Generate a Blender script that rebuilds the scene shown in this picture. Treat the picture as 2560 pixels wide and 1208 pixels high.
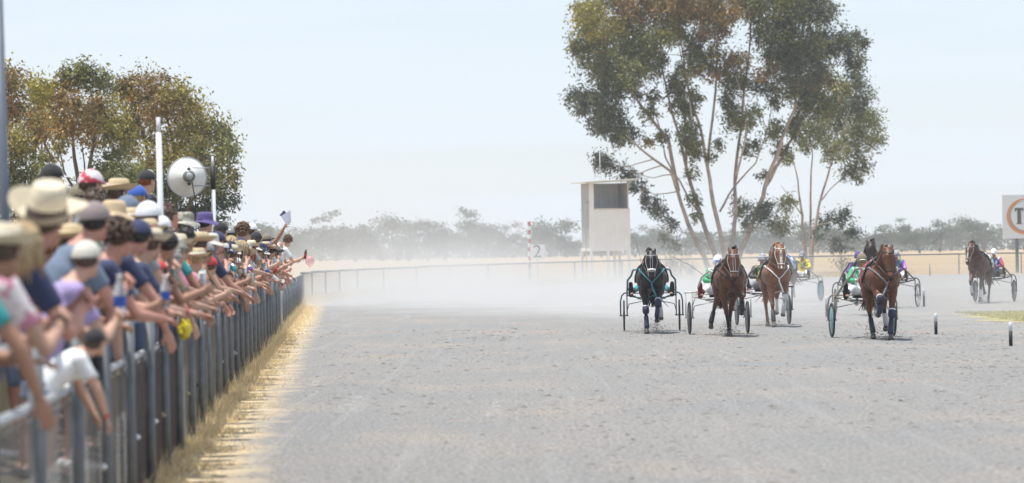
import bpy, math, random
import numpy as np
from mathutils import Vector, Matrix, Quaternion
from mathutils.bvhtree import BVHTree
R = math.radians
random.seed(7); rng = np.random.default_rng(7)
scene = bpy.context.scene
COL = scene.collection
for o in list(bpy.data.objects): bpy.data.objects.remove(o)

# ------------------------------------------------------------------ camera, sky, sun, exposure
F = 9000.0; CAMH = 1.8; ROLL = 0.0157; PITCH = 26 / F
cam_d = bpy.data.cameras.new('camera'); cam = bpy.data.objects.new('camera', cam_d); COL.objects.link(cam)
cam_d.sensor_width = 36; cam_d.lens = F / 2560 * 36
cam_d.clip_start = 0.5; cam_d.clip_end = 6000
right = Vector((math.cos(ROLL), 0, -math.sin(ROLL)))
fwd = Vector((0, math.cos(PITCH), math.sin(PITCH)))
up = right.cross(fwd).normalized(); right = fwd.cross(up).normalized()
cam.matrix_world = Matrix(((right.x, up.x, -fwd.x, 0), (right.y, up.y, -fwd.y, 0), (right.z, up.z, -fwd.z, CAMH), (0, 0, 0, 1)))
cam_d.dof.use_dof = True; cam_d.dof.focus_distance = 77; cam_d.dof.aperture_fstop = 2.9
scene.camera = cam

SUN_EL, SUN_AZ = R(79), R(-98)      # azimuth from +Y (the way the camera looks), negative towards -X
world = bpy.data.worlds.new('World'); scene.world = world; world.use_nodes = True
wn, wl = world.node_tree.nodes, world.node_tree.links
bg = wn['Background']; bg.inputs['Strength'].default_value = 0.12
sky = wn.new('ShaderNodeTexSky'); sky.sky_type = 'NISHITA'; sky.sun_disc = False
sky.sun_elevation = SUN_EL; sky.sun_rotation = SUN_AZ; sky.air_density = 1.0; sky.dust_density = 0.6; sky.ozone_density = 1.6
wtc = wn.new('ShaderNodeTexCoord'); wmap = wn.new('ShaderNodeMapping'); wmap.inputs['Scale'].default_value = (2.0, 2.0, 26)
wnoise = wn.new('ShaderNodeTexNoise'); wnoise.inputs['Scale'].default_value = 3.2; wnoise.inputs['Detail'].default_value = 6
wramp = wn.new('ShaderNodeMapRange'); wramp.inputs['From Min'].default_value = .42; wramp.inputs['From Max'].default_value = .78; wramp.inputs['To Min'].default_value = .68; wramp.inputs['To Max'].default_value = 1.0
wmix = wn.new('ShaderNodeMix'); wmix.data_type = 'RGBA'; wmix.inputs[7].default_value = (5.75, 6.4, 7.2, 1)
wl.new(wtc.outputs['Generated'], wmap.inputs[0]); wl.new(wmap.outputs[0], wnoise.inputs['Vector'])
wl.new(wnoise.outputs['Fac'], wramp.inputs['Value']); wl.new(wramp.outputs[0], wmix.inputs[0])
wl.new(sky.outputs[0], wmix.inputs[6]); wl.new(wmix.outputs[2], bg.inputs['Color'])
sun_d = bpy.data.lights.new('sun', 'SUN'); sun_d.energy = 4.6; sun_d.angle = R(0.6); sun_d.color = (1.0, .965, .91)
sun = bpy.data.objects.new('sun', sun_d); COL.objects.link(sun)
sdir = Vector((math.sin(SUN_AZ) * math.cos(SUN_EL), math.cos(SUN_AZ) * math.cos(SUN_EL), math.sin(SUN_EL)))
sun.rotation_euler = sdir.to_track_quat('Z', 'Y').to_euler(); sun.location = (0, 0, 60)
vs = scene.view_settings; vs.view_transform = 'Standard'; vs.look = 'None'; vs.gamma = 1; vs.exposure = 0.26
cy = scene.cycles; cy.max_bounces = 8; cy.diffuse_bounces = 3; cy.glossy_bounces = 3; cy.transmission_bounces = 4
cy.volume_bounces = 2; cy.transparent_max_bounces = 12; cy.volume_step_rate = 0.6; cy.volume_max_steps = 160
cy.use_denoising = True; cy.sample_clamp_indirect = 8

def ray(px, py):
    a = (px - 1280) / F; b = (604 - py) / F
    return a * math.cos(ROLL) + b * math.sin(ROLL), -a * math.sin(ROLL) + b * math.cos(ROLL) + PITCH
def at(px, py, D):
    x, z = ray(px, py); return Vector((x * D, D, CAMH + z * D))
def ground(px, py):
    x, z = ray(px, py); D = CAMH / -z; return Vector((x * D, D, 0))
def fx(Y): return -1.6 - 0.0465 * Y          # the straight crowd fence
def D_for(px, py, u):                        # depth at which the ray passes u metres behind the fence
    x, z = ray(px, py); return (1.6 + u) / -(x + 0.0465)

# ------------------------------------------------------------------ materials
MATS = {}
def mat(name, col, rough=.8, metal=0., var=.12, scale=6., bump=0., bscale=40., attr=False, spec=None, trans=0., sheen=0., sss=0., alpha=1., ior=None):
    if name in MATS: return MATS[name]
    m = bpy.data.materials.new(name); m.use_nodes = True; n, l = m.node_tree.nodes, m.node_tree.links
    b = n['Principled BSDF']; b.inputs['Roughness'].default_value = rough; b.inputs['Metallic'].default_value = metal
    if spec is not None: b.inputs['Specular IOR Level'].default_value = spec
    if trans: b.inputs['Transmission Weight'].default_value = trans
    if ior: b.inputs['IOR'].default_value = ior
    if sheen: b.inputs['Sheen Weight'].default_value = sheen
    if alpha < 1: b.inputs['Alpha'].default_value = alpha
    tc = n.new('ShaderNodeTexCoord'); no = n.new('ShaderNodeTexNoise'); no.inputs['Scale'].default_value = scale; no.inputs['Detail'].default_value = 5
    l.new(tc.outputs['Object'], no.inputs['Vector'])
    mr = n.new('ShaderNodeMapRange'); mr.inputs['From Min'].default_value = .25; mr.inputs['From Max'].default_value = .75
    mr.inputs['To Min'].default_value = 1 - var; mr.inputs['To Max'].default_value = 1 + var
    l.new(no.outputs['Fac'], mr.inputs['Value'])
    mx = n.new('ShaderNodeVectorMath'); mx.operation = 'SCALE'; l.new(mr.outputs[0], mx.inputs['Scale'])
    if attr:
        at_ = n.new('ShaderNodeVertexColor'); at_.layer_name = 'Col'
        mu = n.new('ShaderNodeVectorMath'); mu.operation = 'MULTIPLY'; mu.inputs[1].default_value = col[:3]
        l.new(at_.outputs['Color'], mu.inputs[0]); l.new(mu.outputs[0], mx.inputs[0])
    else: mx.inputs[0].default_value = col[:3]
    l.new(mx.outputs[0], b.inputs['Base Color'])
    if bump:
        n2 = n.new('ShaderNodeTexNoise'); n2.inputs['Scale'].default_value = bscale; n2.inputs['Detail'].default_value = 6
        l.new(tc.outputs['Object'], n2.inputs['Vector']); bp = n.new('ShaderNodeBump'); bp.inputs['Strength'].default_value = bump; bp.inputs['Distance'].default_value = .02
        l.new(n2.outputs['Fac'], bp.inputs['Height']); l.new(bp.outputs[0], b.inputs['Normal'])
    MATS[name] = m; return m
def leaf_mat(name, rough=.45, tr=.35):
    if name in MATS: return MATS[name]
    m = bpy.data.materials.new(name); m.use_nodes = True; n, l = m.node_tree.nodes, m.node_tree.links
    b = n['Principled BSDF']; b.inputs['Roughness'].default_value = rough; b.inputs['Specular IOR Level'].default_value = .3
    at_ = n.new('ShaderNodeVertexColor'); at_.layer_name = 'Col'; l.new(at_.outputs['Color'], b.inputs['Base Color'])
    t = n.new('ShaderNodeBsdfTranslucent'); l.new(at_.outputs['Color'], t.inputs['Color'])
    mx = n.new('ShaderNodeMixShader'); mx.inputs[0].default_value = tr
    l.new(b.outputs[0], mx.inputs[1]); l.new(t.outputs[0], mx.inputs[2]); l.new(mx.outputs[0], n['Material Output'].inputs['Surface'])
    MATS[name] = m; return m
def pattern_mat(name, c1, c2, kind='spots', scale=14., thr=.5):
    if name in MATS: return MATS[name]
    m = bpy.data.materials.new(name); m.use_nodes = True; n, l = m.node_tree.nodes, m.node_tree.links
    b = n['Principled BSDF']; b.inputs['Roughness'].default_value = .6
    tc = n.new('ShaderNodeTexCoord')
    if kind == 'spots':
        t = n.new('ShaderNodeTexVoronoi'); t.inputs['Scale'].default_value = scale; out = t.outputs['Distance']
    elif kind == 'blotch':
        t = n.new('ShaderNodeTexNoise'); t.inputs['Scale'].default_value = scale; t.inputs['Detail'].default_value = 2; out = t.outputs['Fac']
    else:
        t = n.new('ShaderNodeTexWave'); t.inputs['Scale'].default_value = scale; t.bands_direction = {'x': 'X', 'z': 'Z'}.get(kind, 'Z'); out = t.outputs['Fac']
    l.new(tc.outputs['Object'], t.inputs['Vector'])
    r = n.new('ShaderNodeMapRange'); r.inputs['From Min'].default_value = thr - .02; r.inputs['From Max'].default_value = thr + .02; l.new(out, r.inputs['Value'])
    mx = n.new('ShaderNodeMix'); mx.data_type = 'RGBA'; mx.inputs[6].default_value = (*c1, 1); mx.inputs[7].default_value = (*c2, 1)
    l.new(r.outputs[0], mx.inputs[0]); l.new(mx.outputs[2], b.inputs['Base Color']); MATS[name] = m; return m

# ------------------------------------------------------------------ mesh helpers
def basis(t, ref=None):
    t = t.normalized()
    if ref is None or abs(t.dot(ref)) > .97: ref = Vector((0, 0, 1)) if abs(t.z) < .9 else Vector((0, 1, 0))
    a = t.cross(ref).normalized(); return a, a.cross(t).normalized()
class MB:
    def __init__(s): s.v = []; s.f = []; s.c = []; s.m = []; s.mi = 0; s.col = (1, 1, 1); s.seg = []
    def add(s, vs_, fs):
        o = len(s.v); s.v += [tuple(p) for p in vs_]; s.f += [tuple(i + o for i in f) for f in fs]; s.c += [s.col] * len(vs_); s.m += [s.mi] * len(fs); return s
    def tube(s, pts, rad, n=8, ref=None, cap=True, rnd=False):
        pts = [Vector(p) for p in pts]
        if not isinstance(rad, (list, tuple)): rad = [rad] * len(pts)
        rad = [(r, r) if not isinstance(r, (tuple, list)) else tuple(r) for r in rad]
        ref = Vector(ref) if ref else None
        for i in range(len(pts) - 1): s.seg.append((pts[i], pts[i + 1], max(rad[i]), max(rad[i + 1]), s.col))
        if rnd:   # rounded ends
            t0 = (pts[0] - pts[1]).normalized(); t1 = (pts[-1] - pts[-2]).normalized()
            pr = [pts[0] + t0 * max(rad[0]) * .85, pts[0] + t0 * max(rad[0]) * .5]; rr = [tuple(q * .35 for q in rad[0]), tuple(q * .82 for q in rad[0])]
            po = [pts[-1] + t1 * max(rad[-1]) * .5, pts[-1] + t1 * max(rad[-1]) * .85]; ro = [tuple(q * .82 for q in rad[-1]), tuple(q * .35 for q in rad[-1])]
            pts = pr + pts + po; rad = rr + rad + ro
        vs_ = []; a0 = None
        for i, p in enumerate(pts):
            t = (pts[min(i + 1, len(pts) - 1)] - pts[max(i - 1, 0)]).normalized()
            if ref is not None or a0 is None: a, b = basis(t, ref)
            else: a = (a0 - t * a0.dot(t)).normalized(); b = a.cross(t).normalized()
            a0 = a; ra, rb = rad[i]
            for k in range(n):
                w = 2 * math.pi * k / n; vs_.append(p + a * (ra * math.cos(w)) + b * (rb * math.sin(w)))
        fs = []
        for i in range(len(pts) - 1):
            for k in range(n):
                k2 = (k + 1) % n; fs.append((i * n + k, (i + 1) * n + k, (i + 1) * n + k2, i * n + k2))
        if cap: fs.append(tuple(range(n))); fs.append(tuple((len(pts) - 1) * n + k for k in reversed(range(n))))
        return s.add(vs_, fs)
    def ell(s, c, r, rot=None, nu=12, nv=8):
        c = Vector(c); rot = rot or Matrix.Identity(3); vs_ = [c + rot @ Vector((0, 0, r[2]))]
        for i in range(1, nv):
            th = math.pi * i / nv
            for k in range(nu):
                w = 2 * math.pi * k / nu; vs_.append(c + rot @ Vector((r[0] * math.sin(th) * math.cos(w), r[1] * math.sin(th) * math.sin(w), r[2] * math.cos(th))))
        vs_.append(c + rot @ Vector((0, 0, -r[2]))); fs = []
        for k in range(nu): fs.append((0, 1 + k, 1 + (k + 1) % nu))
        for i in range(nv - 2):
            for k in range(nu):
                a = 1 + i * nu; k2 = (k + 1) % nu; fs.append((a + k, a + nu + k, a + nu + k2, a + k2))
        a = 1 + (nv - 2) * nu
        for k in range(nu): fs.append((a + k, len(vs_) - 1, a + (k + 1) % nu))
        s.seg.append((c, c + Vector((0, 0, 1e-4)), sum(r) / 3, sum(r) / 3, s.col))
        return s.add(vs_, fs)
    def box(s, c, d, rot=None):
        c = Vector(c); rot = rot or Matrix.Identity(3)
        vs_ = [c + rot @ Vector((x * d[0] / 2, y * d[1] / 2, z * d[2] / 2)) for x in (-1, 1) for y in (-1, 1) for z in (-1, 1)]
        return s.add(vs_, [(0, 1, 3, 2), (4, 6, 7, 5), (0, 4, 5, 1), (2, 3, 7, 6), (0, 2, 6, 4), (1, 5, 7, 3)])
    def lathe(s, prof, n=24, c=(0, 0, 0), rot=None, fn=None, closed=False):
        c = Vector(c); rot = rot or Matrix.Identity(3); vs_ = []
        for (r, z) in prof:
            for k in range(n):
                w = 2 * math.pi * k / n; p = Vector((r * math.cos(w), r * math.sin(w), z))
                if fn: p = fn(p)
                vs_.append(c + rot @ p)
        L = len(prof); fs = []
        for i in range(L if closed else L - 1):
            j = (i + 1) % L
            for k in range(n):
                k2 = (k + 1) % n; fs.append((i * n + k, i * n + k2, j * n + k2, j * n + k))
        return s.add(vs_, fs)
    def mesh(s, name, smooth=True, cols=False):
        me = bpy.data.meshes.new(name); me.from_pydata(s.v, [], s.f)
        if cols:
            a = me.color_attributes.new('Col', 'FLOAT_COLOR', 'POINT'); c = np.ones((len(s.v), 4), np.float32); c[:, :3] = np.array(s.c)[:, :3]; a.data.foreach_set('color', c.ravel())
        if any(s.m): me.polygons.foreach_set('material_index', s.m)
        if smooth: me.polygons.foreach_set('use_smooth', [True] * len(me.polygons))
        me.update(); return me
def obj(name, me, m=None, parent=None, **kw):
    if isinstance(me, MB): me = me.mesh(name, kw.pop('smooth', True), kw.pop('cols', False))
    o = bpy.data.objects.new(name, me); COL.objects.link(o)
    if m is not None:
        ms = m if isinstance(m, (list, tuple)) else [m]
        if len(me.materials) < len(ms):
            for q in ms[len(me.materials):]: me.materials.append(q)
        for i, q in enumerate(ms):
            if me.materials[i] != q: o.material_slots[i].link = 'OBJECT'; o.material_slots[i].material = q
    if parent is not None: o.parent = parent
    for k, v in kw.items(): o[k] = v
    return o
def tag(o, label=None, cat=None, group=None, kind=None):
    if label: o['label'] = label
    if cat: o['category'] = cat
    if group: o['group'] = group
    if kind: o['kind'] = kind
    return o
def empty(name, loc=(0, 0, 0), rz=0, sc=1, **kw):
    o = bpy.data.objects.new(name, None); COL.objects.link(o); o.location = loc; o.rotation_euler = (0, 0, rz); o.scale = (sc,) * 3; o.empty_display_size = .2
    tag(o, **kw); return o
def remesh(mb, vox, smooth=4, name='body', colours=False, fix=None):
    me = mb.mesh('tmp'); o = bpy.data.objects.new('tmp', me); COL.objects.link(o)
    r = o.modifiers.new('r', 'REMESH'); r.mode = 'VOXEL'; r.voxel_size = vox; r.use_smooth_shade = True
    if smooth: q = o.modifiers.new('s', 'SMOOTH'); q.factor = .5; q.iterations = smooth
    dg = bpy.context.evaluated_depsgraph_get(); out = bpy.data.meshes.new_from_object(o.evaluated_get(dg)); out.name = name
    bpy.data.objects.remove(o); bpy.data.meshes.remove(me)
    if colours:
        n = len(out.vertices); v = np.empty(n * 3, np.float32); out.vertices.foreach_get('co', v); v = v.reshape(-1, 3)
        W = np.zeros(n); C = np.zeros((n, 3))
        for (a, b, ra, rb, c) in mb.seg:
            a = np.array(a); b = np.array(b); ab = b - a; t = np.clip(((v - a) @ ab) / max(ab @ ab, 1e-9), 0, 1)
            d = np.linalg.norm(v - (a + t[:, None] * ab), axis=1) / (ra + (rb - ra) * t); w = np.exp(-np.clip(d, 0, 6) * 9)
            W += w; C += w[:, None] * np.array(c)
        C /= np.maximum(W, 1e-12)[:, None]
        if fix: C = fix(v, C)
        at_ = out.color_attributes.new('Col', 'FLOAT_COLOR', 'POINT'); cc = np.ones((n, 4), np.float32); cc[:, :3] = C; at_.data.foreach_set('color', cc.ravel())
    return out
def quads_mesh(name, P, C):
    """P (n,4,3) corners, C (n,3) colours"""
    n = len(P); me = bpy.data.meshes.new(name); me.vertices.add(n * 4); me.vertices.foreach_set('co', np.ascontiguousarray(P, np.float32).ravel())
    me.loops.add(n * 4); me.loops.foreach_set('vertex_index', np.arange(n * 4, dtype=np.int32)); me.polygons.add(n); me.polygons.foreach_set('loop_start', np.arange(0, n * 4, 4, dtype=np.int32))
    me.update(calc_edges=True); a = me.color_attributes.new('Col', 'FLOAT_COLOR', 'POINT'); c = np.ones((n, 4, 4), np.float32); c[:, :, :3] = C[:, None, :]; a.data.foreach_set('color', c.ravel())
    return me
def leaves(cent, L, W, droop, C, g):
    """quads: kite shaped leaves at cent (n,3); droop 0..1 pulls the blade down"""
    n = len(cent); d = g.normal(size=(n, 3)); d[:, 2] = d[:, 2] * (1 - droop) - droop * 1.6; d /= np.linalg.norm(d, axis=1)[:, None]
    s = np.cross(d, g.normal(size=(n, 3))); s /= np.linalg.norm(s, axis=1)[:, None]
    L = L * g.uniform(.6, 1.3, n)[:, None]; W = W * g.uniform(.6, 1.3, n)[:, None]
    return np.stack([cent, cent + d * L * .5 + s * W, cent + d * L, cent + d * L * .5 - s * W], 1), C

# ------------------------------------------------------------------ ground
def ground_nodes(name, kind):
    m = bpy.data.materials.new(name); m.use_nodes = True; n, l = m.node_tree.nodes, m.node_tree.links; b = n['Principled BSDF']; b.inputs['Roughness'].default_value = .95; b.inputs['Specular IOR Level'].default_value = .15
    tc = n.new('ShaderNodeTexCoord')
    def noise(sc, det=6, rough=.6, mp=None, dist=0):
        t = n.new('ShaderNodeTexNoise'); t.inputs['Scale'].default_value = sc; t.inputs['Detail'].default_value = det; t.inputs['Roughness'].default_value = rough; t.inputs['Distortion'].default_value = dist
        if mp:
            q = n.new('ShaderNodeMapping'); q.inputs['Scale'].default_value = mp; l.new(tc.outputs['Object'], q.inputs[0]); l.new(q.outputs[0], t.inputs['Vector'])
        else: l.new(tc.outputs['Object'], t.inputs['Vector'])
        return t.outputs['Fac']
    def rng_(v, a, b_, c=0, d=1):
        r = n.new('ShaderNodeMapRange'); l.new(v, r.inputs['Value'])
        for k, x in zip(('From Min', 'From Max', 'To Min', 'To Max'), (a, b_, c, d)): r.inputs[k].default_value = x
        return r.outputs[0]
    def mixc(f, a, b_):
        x = n.new('ShaderNodeMix'); x.data_type = 'RGBA'; l.new(f, x.inputs[0])
        for q, i in ((a, 6), (b_, 7)):
            if isinstance(q, tuple): x.inputs[i].default_value = (*q, 1)
            else: l.new(q, x.inputs[i])
        return x.outputs[2]
    def math_(op, a, b_=None):
        x = n.new('ShaderNodeMath'); x.operation = op
        for i, q in enumerate((a, b_)):
            if q is None: continue
            if isinstance(q, (int, float)): x.inputs[i].default_value = q
            else: l.new(q, x.inputs[i])
        return x.outputs[0]
    if kind == 'track':
        c = mixc(rng_(noise(.22, 5, .6, dist=.6), .38, .62), (.262, .260, .257), (.305, .288, .265))
        c = mixc(rng_(noise(.55, 4, .6, (1, .35, 1)), .52, .70), c, (.37, .315, .26))
        c = mixc(rng_(noise(26, 3, .8, (1, .22, 1)), .42, .58, 0, .75), c, (.165, .165, .17))
        c = mixc(rng_(noise(9, 7, .75), .56, .72, 0, .75), c, (.15, .145, .14))
        c = mixc(rng_(noise(30, 2, .5), .62, .72, 0, .6), c, (.60, .60, .60))
        c = mixc(rng_(noise(13, 6, .85, (1, .22, 1)), .50, .62, 0, .55), c, (.185, .18, .17))
        c = mixc(rng_(noise(19, 5, .85, (1, .25, 1)), .55, .66, 0, .6), c, (.50, .49, .475))
        # wheel lines running with the track, pale scuffs
        c = mixc(rng_(noise(2.6, 4, .6, (1.8, .04, 1), .5), .54, .70, 0, .20), c, (.40, .395, .385))
        # straw blown off the fence line
        sp = n.new('ShaderNodeSeparateXYZ'); l.new(tc.outputs['Object'], sp.inputs[0])
        u = math_('ADD', math_('MULTIPLY', sp.outputs['Y'], .0465), math_('ADD', sp.outputs['X'], 1.6))     # metres in front of the fence
        e = math_('ADD', u, math_('MULTIPLY', noise(1.3, 7, .78, (1.0, .8, 1)), -1.45))
        st = rng_(e, -.40, .22, 1, 0); st = math_('MULTIPLY', st, rng_(noise(14, 4, .7), .3, .5))
        c = mixc(st, c, (.70, .54, .32))
        ht = math_('ADD', math_('MULTIPLY', noise(24, 6, .7), .6), noise(3, 4, .6)); bd = .05
    elif kind == 'paddock':
        c = mixc(rng_(noise(.06, 5), .4, .6), (.40, .285, .165), (.46, .345, .21))
        c = mixc(rng_(noise(1.5, 5, .7), .45, .7, 0, .5), c, (.30, .215, .12)); ht = noise(4, 6, .7); bd = .2
    elif kind == 'bank':
        c = mixc(rng_(noise(2, 5), .4, .6), (.10, .08, .055), (.19, .15, .09)); ht = noise(8, 6, .7); bd = .05
    else:
        c = mixc(rng_(noise(.9, 5, .6, (.6, 1, 1)), .42, .56), (.46, .37, .19), (.27, .27, .09))
        c = mixc(rng_(noise(14, 4, .7), .45, .7, 0, .6), c, (.46, .38, .2)); ht = noise(20, 5, .7); bd = .05
    l.new(c, b.inputs['Base Color']); bp = n.new('ShaderNodeBump'); bp.inputs['Strength'].default_value = .9; bp.inputs['Distance'].default_value = bd
    l.new(ht, bp.inputs['Height']); l.new(bp.outputs[0], b.inputs['Normal']); return m
mb = MB(); mb.add([(-950, -60, -.004), (950, -60, -.004), (950, 1560, -.004), (-950, 1560, -.004)], [(0, 1, 2, 3)])
tag(obj('dry_paddock', mb, ground_nodes('paddock_straw', 'paddock'), smooth=False), kind='structure')
FAR = [(752, 131), (779, 135), (813, 139), (848, 143), (893, 147.5), (958, 153), (1040, 160), (1124, 167), (1219, 175), (1323, 184), (1436, 192), (1555, 199), (1702, 206), (1850, 211), (1998, 215), (2103, 217), (2250, 219), (2397, 220), (2553, 220), (2705, 219), (2860, 217), (3010, 214)]
farpts = []
for px, D in FAR:
    x, _ = ray(px, 640); farpts.append(Vector((x * D, D, 0)))
farpts[0].x = fx(farpts[0].y)
poly = [Vector((fx(-50), -50, 0))] + farpts + [Vector((80, 205, 0)), Vector((140, 150, 0)), Vector((140, -50, 0))]
mb = MB(); mb.add(poly, [tuple(range(len(poly)))])
tag(obj('gravel_track', mb, ground_nodes('track_gravel', 'track'), smooth=False), kind='structure')
# infield grass island
g = np.random.default_rng(3); pts = []
for k in range(80):
    w = 2 * math.pi * k / 80; rx, ry = 9.5, 9.0
    q = 1 + .04 * math.sin(5 * w + 1) + .05 * g.normal() * .5
    sp_ = lambda v: math.copysign(abs(v) ** .55, v)
    pts.append((21.2 + 9.8 * sp_(math.cos(w)) * (1 + .03 * g.normal()), 87.5 + 9.2 * sp_(math.sin(w)) * (1 + .05 * g.normal()), .004))
tag(obj('infield_grass_ground', MB().add(pts, [tuple(range(80))]), ground_nodes('infield_turf', 'infield'), smooth=False), kind='structure')
def blades(n, gen, L, W, cols, g, stand=.5):
    base = gen(n); d = g.normal(size=(n, 3)); d[:, 2] = np.abs(d[:, 2]) + stand * 3; d /= np.linalg.norm(d, axis=1)[:, None]
    s = np.cross(d, np.array([0, 1., 0]) + g.normal(size=(n, 3)) * .3); s /= np.linalg.norm(s, axis=1)[:, None]
    l_ = L * g.uniform(.4, 1.4, n)[:, None]; w_ = W * g.uniform(.6, 1.4, n)[:, None]
    P = np.stack([base - s * w_, base + s * w_, base + d * l_ + s * w_ * .2, base + d * l_ - s * w_ * .2], 1)
    cols = np.array(cols); C = cols[g.integers(0, len(cols), n)] * g.uniform(.75, 1.2, (n, 1)); return P, C
def gen_inf(n):
    return np.stack([g.uniform(11.7, 24, n), g.uniform(79, 96, n), np.full(n, .004)], 1)
P, C = blades(26000, gen_inf, .05, .006, [(.36, .36, .12), (.48, .43, .19), (.60, .49, .27), (.30, .33, .10)], g, .35)
tag(obj('infield_grass', quads_mesh('infield_grass', P, C), leaf_mat('grass_blade', .7, .3)), kind='stuff', label='patch of short green and straw coloured grass inside the track', cat='grass')

# bank the crowd stands on
def bank_z(u): return 0 if u < .03 else (.45 * (u - .03) / .07 if u < .10 else (.45 if u < .8 else min(.45 + .62 * (u - .8), 1.35)))
us = [.03, .10, .55, .8, 1.2, 1.6, 2.2, 2.8, 4, 6]; ys = np.arange(2, 98, 2.0); vv = []; ff = []
for j, Y in enumerate(ys):
    e = max(0, min(1, (92 - Y) / 8))
    for i, u in enumerate(us): vv.append((fx(Y) - u, Y, max(.002, bank_z(u) * e * (1 if u < 5 else .4) + g.normal() * .006)))
for j in range(len(ys) - 1):
    for i in range(len(us) - 1):
        a = j * len(us) + i; ff.append((a, a + 1, a + len(us) + 1, a + len(us)))
tag(obj('earth_bank', MB().add(vv, ff), ground_nodes('bank_earth', 'bank')), kind='structure')

# straw and dry grass along the fence
def gen_f(n):
    Y = 8 + (g.uniform(0, 1, n) ** .8) * 124; cl = np.sin(Y * 2.1) * .5 + np.sin(Y * 5.3 + 1) * .3 + .9
    u = -np.abs(g.normal(0, .20, n)) * cl + .06; return np.stack([-1.6 - .0465 * Y - u, Y, np.full(n, .003)], 1)
P1, C1 = blades(80000, gen_f, .09, .0036, [(.74, .58, .33), (.80, .66, .42), (.64, .50, .28), (.82, .70, .46)], g, .05)
def gen_t(n):
    tuft = g.uniform(0, 1, 420) ** .7 * 122 + 10; k = g.integers(0, 420, n); Y = tuft[k] + g.normal(0, .1, n)
    return np.stack([-1.6 - .0465 * Y + np.abs(g.normal(0, .1, n)) - .03, Y, np.full(n, .003)], 1)
P2, C2 = blades(3500, gen_t, .24, .0035, [(.74, .60, .36), (.80, .68, .45), (.62, .48, .27)], g, .5)
def gen_far(n):
    k = g.integers(0, len(farpts) - 6, n); t = g.uniform(0, 1, n); A = np.array([list(p) for p in farpts]); p = A[k] * (1 - t)[:, None] + A[k + 1] * t[:, None]
    p[:, 1] += -g.exponential(.7, n) + .5; p[:, 0] += g.normal(0, .3, n); p[:, 2] = .003; return p
P3, C3 = blades(16000, gen_far, .3, .01, [(.62, .46, .22), (.70, .56, .30)], g, .6)
tag(obj('straw', quads_mesh('straw', np.concatenate([P1, P2, P3]), np.concatenate([C1, C2, C3])), leaf_mat('straw_blade', .8, .25)), kind='stuff', label='golden dry straw and grass along the foot of the wire fence', cat='dry grass')
# kicked up clods
n = 20000; Y = 24 + 62 * g.uniform(0, 1, n) ** .75; X = g.uniform(-.10, .145, n) * Y; keep = (X > fx(Y) + 1.0)
dens = .5 + .5 * np.sin(X * .9 + Y * .13 + 1.2) * np.sin(Y * .21 - X * .5); keep &= g.uniform(0, 1, n) < dens * (.35 + .65 * (X / Y + .1) / .24); X = X[keep]; Y = Y[keep]; n = len(X)
ico = np.array([(0, 0, 1), (.9, 0, .1), (.3, .85, .1), (-.75, .5, .1), (-.7, -.55, .1), (.28, -.86, .1), (0, 0, -.3)]); icf = [(0, 1, 2), (0, 2, 3), (0, 3, 4), (0, 4, 5), (0, 5, 1), (6, 2, 1), (6, 3, 2), (6, 4, 3), (6, 5, 4), (6, 1, 5)]
sz = np.abs(g.normal(0, .016, n)) + .006; V = (ico[None] * (1 + g.normal(0, .22, (n, 7, 1)))) * sz[:, None, None] * np.stack([g.uniform(.8, 1.8, n), g.uniform(.8, 1.6, n), g.uniform(.3, .6, n)], 1)[:, None, :]
V += np.stack([X, Y, np.zeros(n)], 1)[:, None, :]
mb = MB(); mb.v = [tuple(p) for p in V.reshape(-1, 3)]; mb.f = [tuple(q + 7 * i for q in f_) for i in range(n) for f_ in icf]; mb.m = [0] * len(mb.f)
tag(obj('gravel_clods', mb, mat('clod_earth', (.20, .19, .175), .95, var=.5, scale=1.3), smooth=False), kind='stuff', label='loose dark clods and small stones scattered over the grey track', cat='gravel')

# ------------------------------------------------------------------ fences
GALV = mat('galvanised_steel', (.42, .43, .44), .5, .55, .18, 9, .2, 60)
GALVD = mat('weathered_steel', (.15, .165, .18), .6, .3, .3, 7, .2, 50)
WIRE = mat('fence_wire', (.34, .35, .36), .5, .4, .1)
def panel_mesh(L, H, pitch, r):
    mb = MB()
    def wire(a, b):
        a, b = Vector(a), Vector(b); t = (b - a).normalized(); s_ = t.cross(Vector((0, 1, 0))).normalized(); yv = Vector((0, 1, 0))
        o = [yv * r, (s_ * .87 - yv * .5) * r, (-s_ * .87 - yv * .5) * r]
        mb.add([a + q for q in o] + [b + q for q in o], [(0, 1, 4, 3), (1, 2, 5, 4), (2, 0, 3, 5)])
    k = -int(H / pitch) - 1
    while k * pitch < L:
        x0 = k * pitch
        for sgn in (1, -1):
            # line x = x0 + z (sgn 1) or x = x0 + H - z
            za, zb = max(0, -x0), min(H, L - x0)
            if zb - za > .02:
                if sgn == 1: wire((x0 + za, .003, za), (x0 + zb, .003, zb))
                else: wire((x0 + za, -.003, H - za), (x0 + zb, -.003, H - zb))
        k += 1
    for z in (.02, H * .5, H - .02): wire((0, 0, z), (L, 0, z))
    return mb
PAN = panel_mesh(2.5, 1.0, .070, .0015).mesh('mesh_panel', False)
PANF = panel_mesh(4.0, 1.12, .12, .0030).mesh('mesh_panel', False)
fence = empty('wire_fence', (fx(8), 8, 0), label='galvanised chain wire fence with pipe rails that the crowd leans over', cat='fence')
def fpost(r, h):
    return MB().tube([(0, 0, -.05), (0, 0, h)], r, 12).ell((0, 0, h), (r, r, r * .5), nu=12, nv=6).mesh('post')
PT, PS = fpost(.042, 1.40), fpost(.036, 1.10)
base = Vector((fx(8), 8, 0)); fdir = Vector((-.0465, 1, 0)).normalized(); fang = math.atan2(fdir.y, fdir.x)
nb = 50; CROWD_END = 84.0
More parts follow.
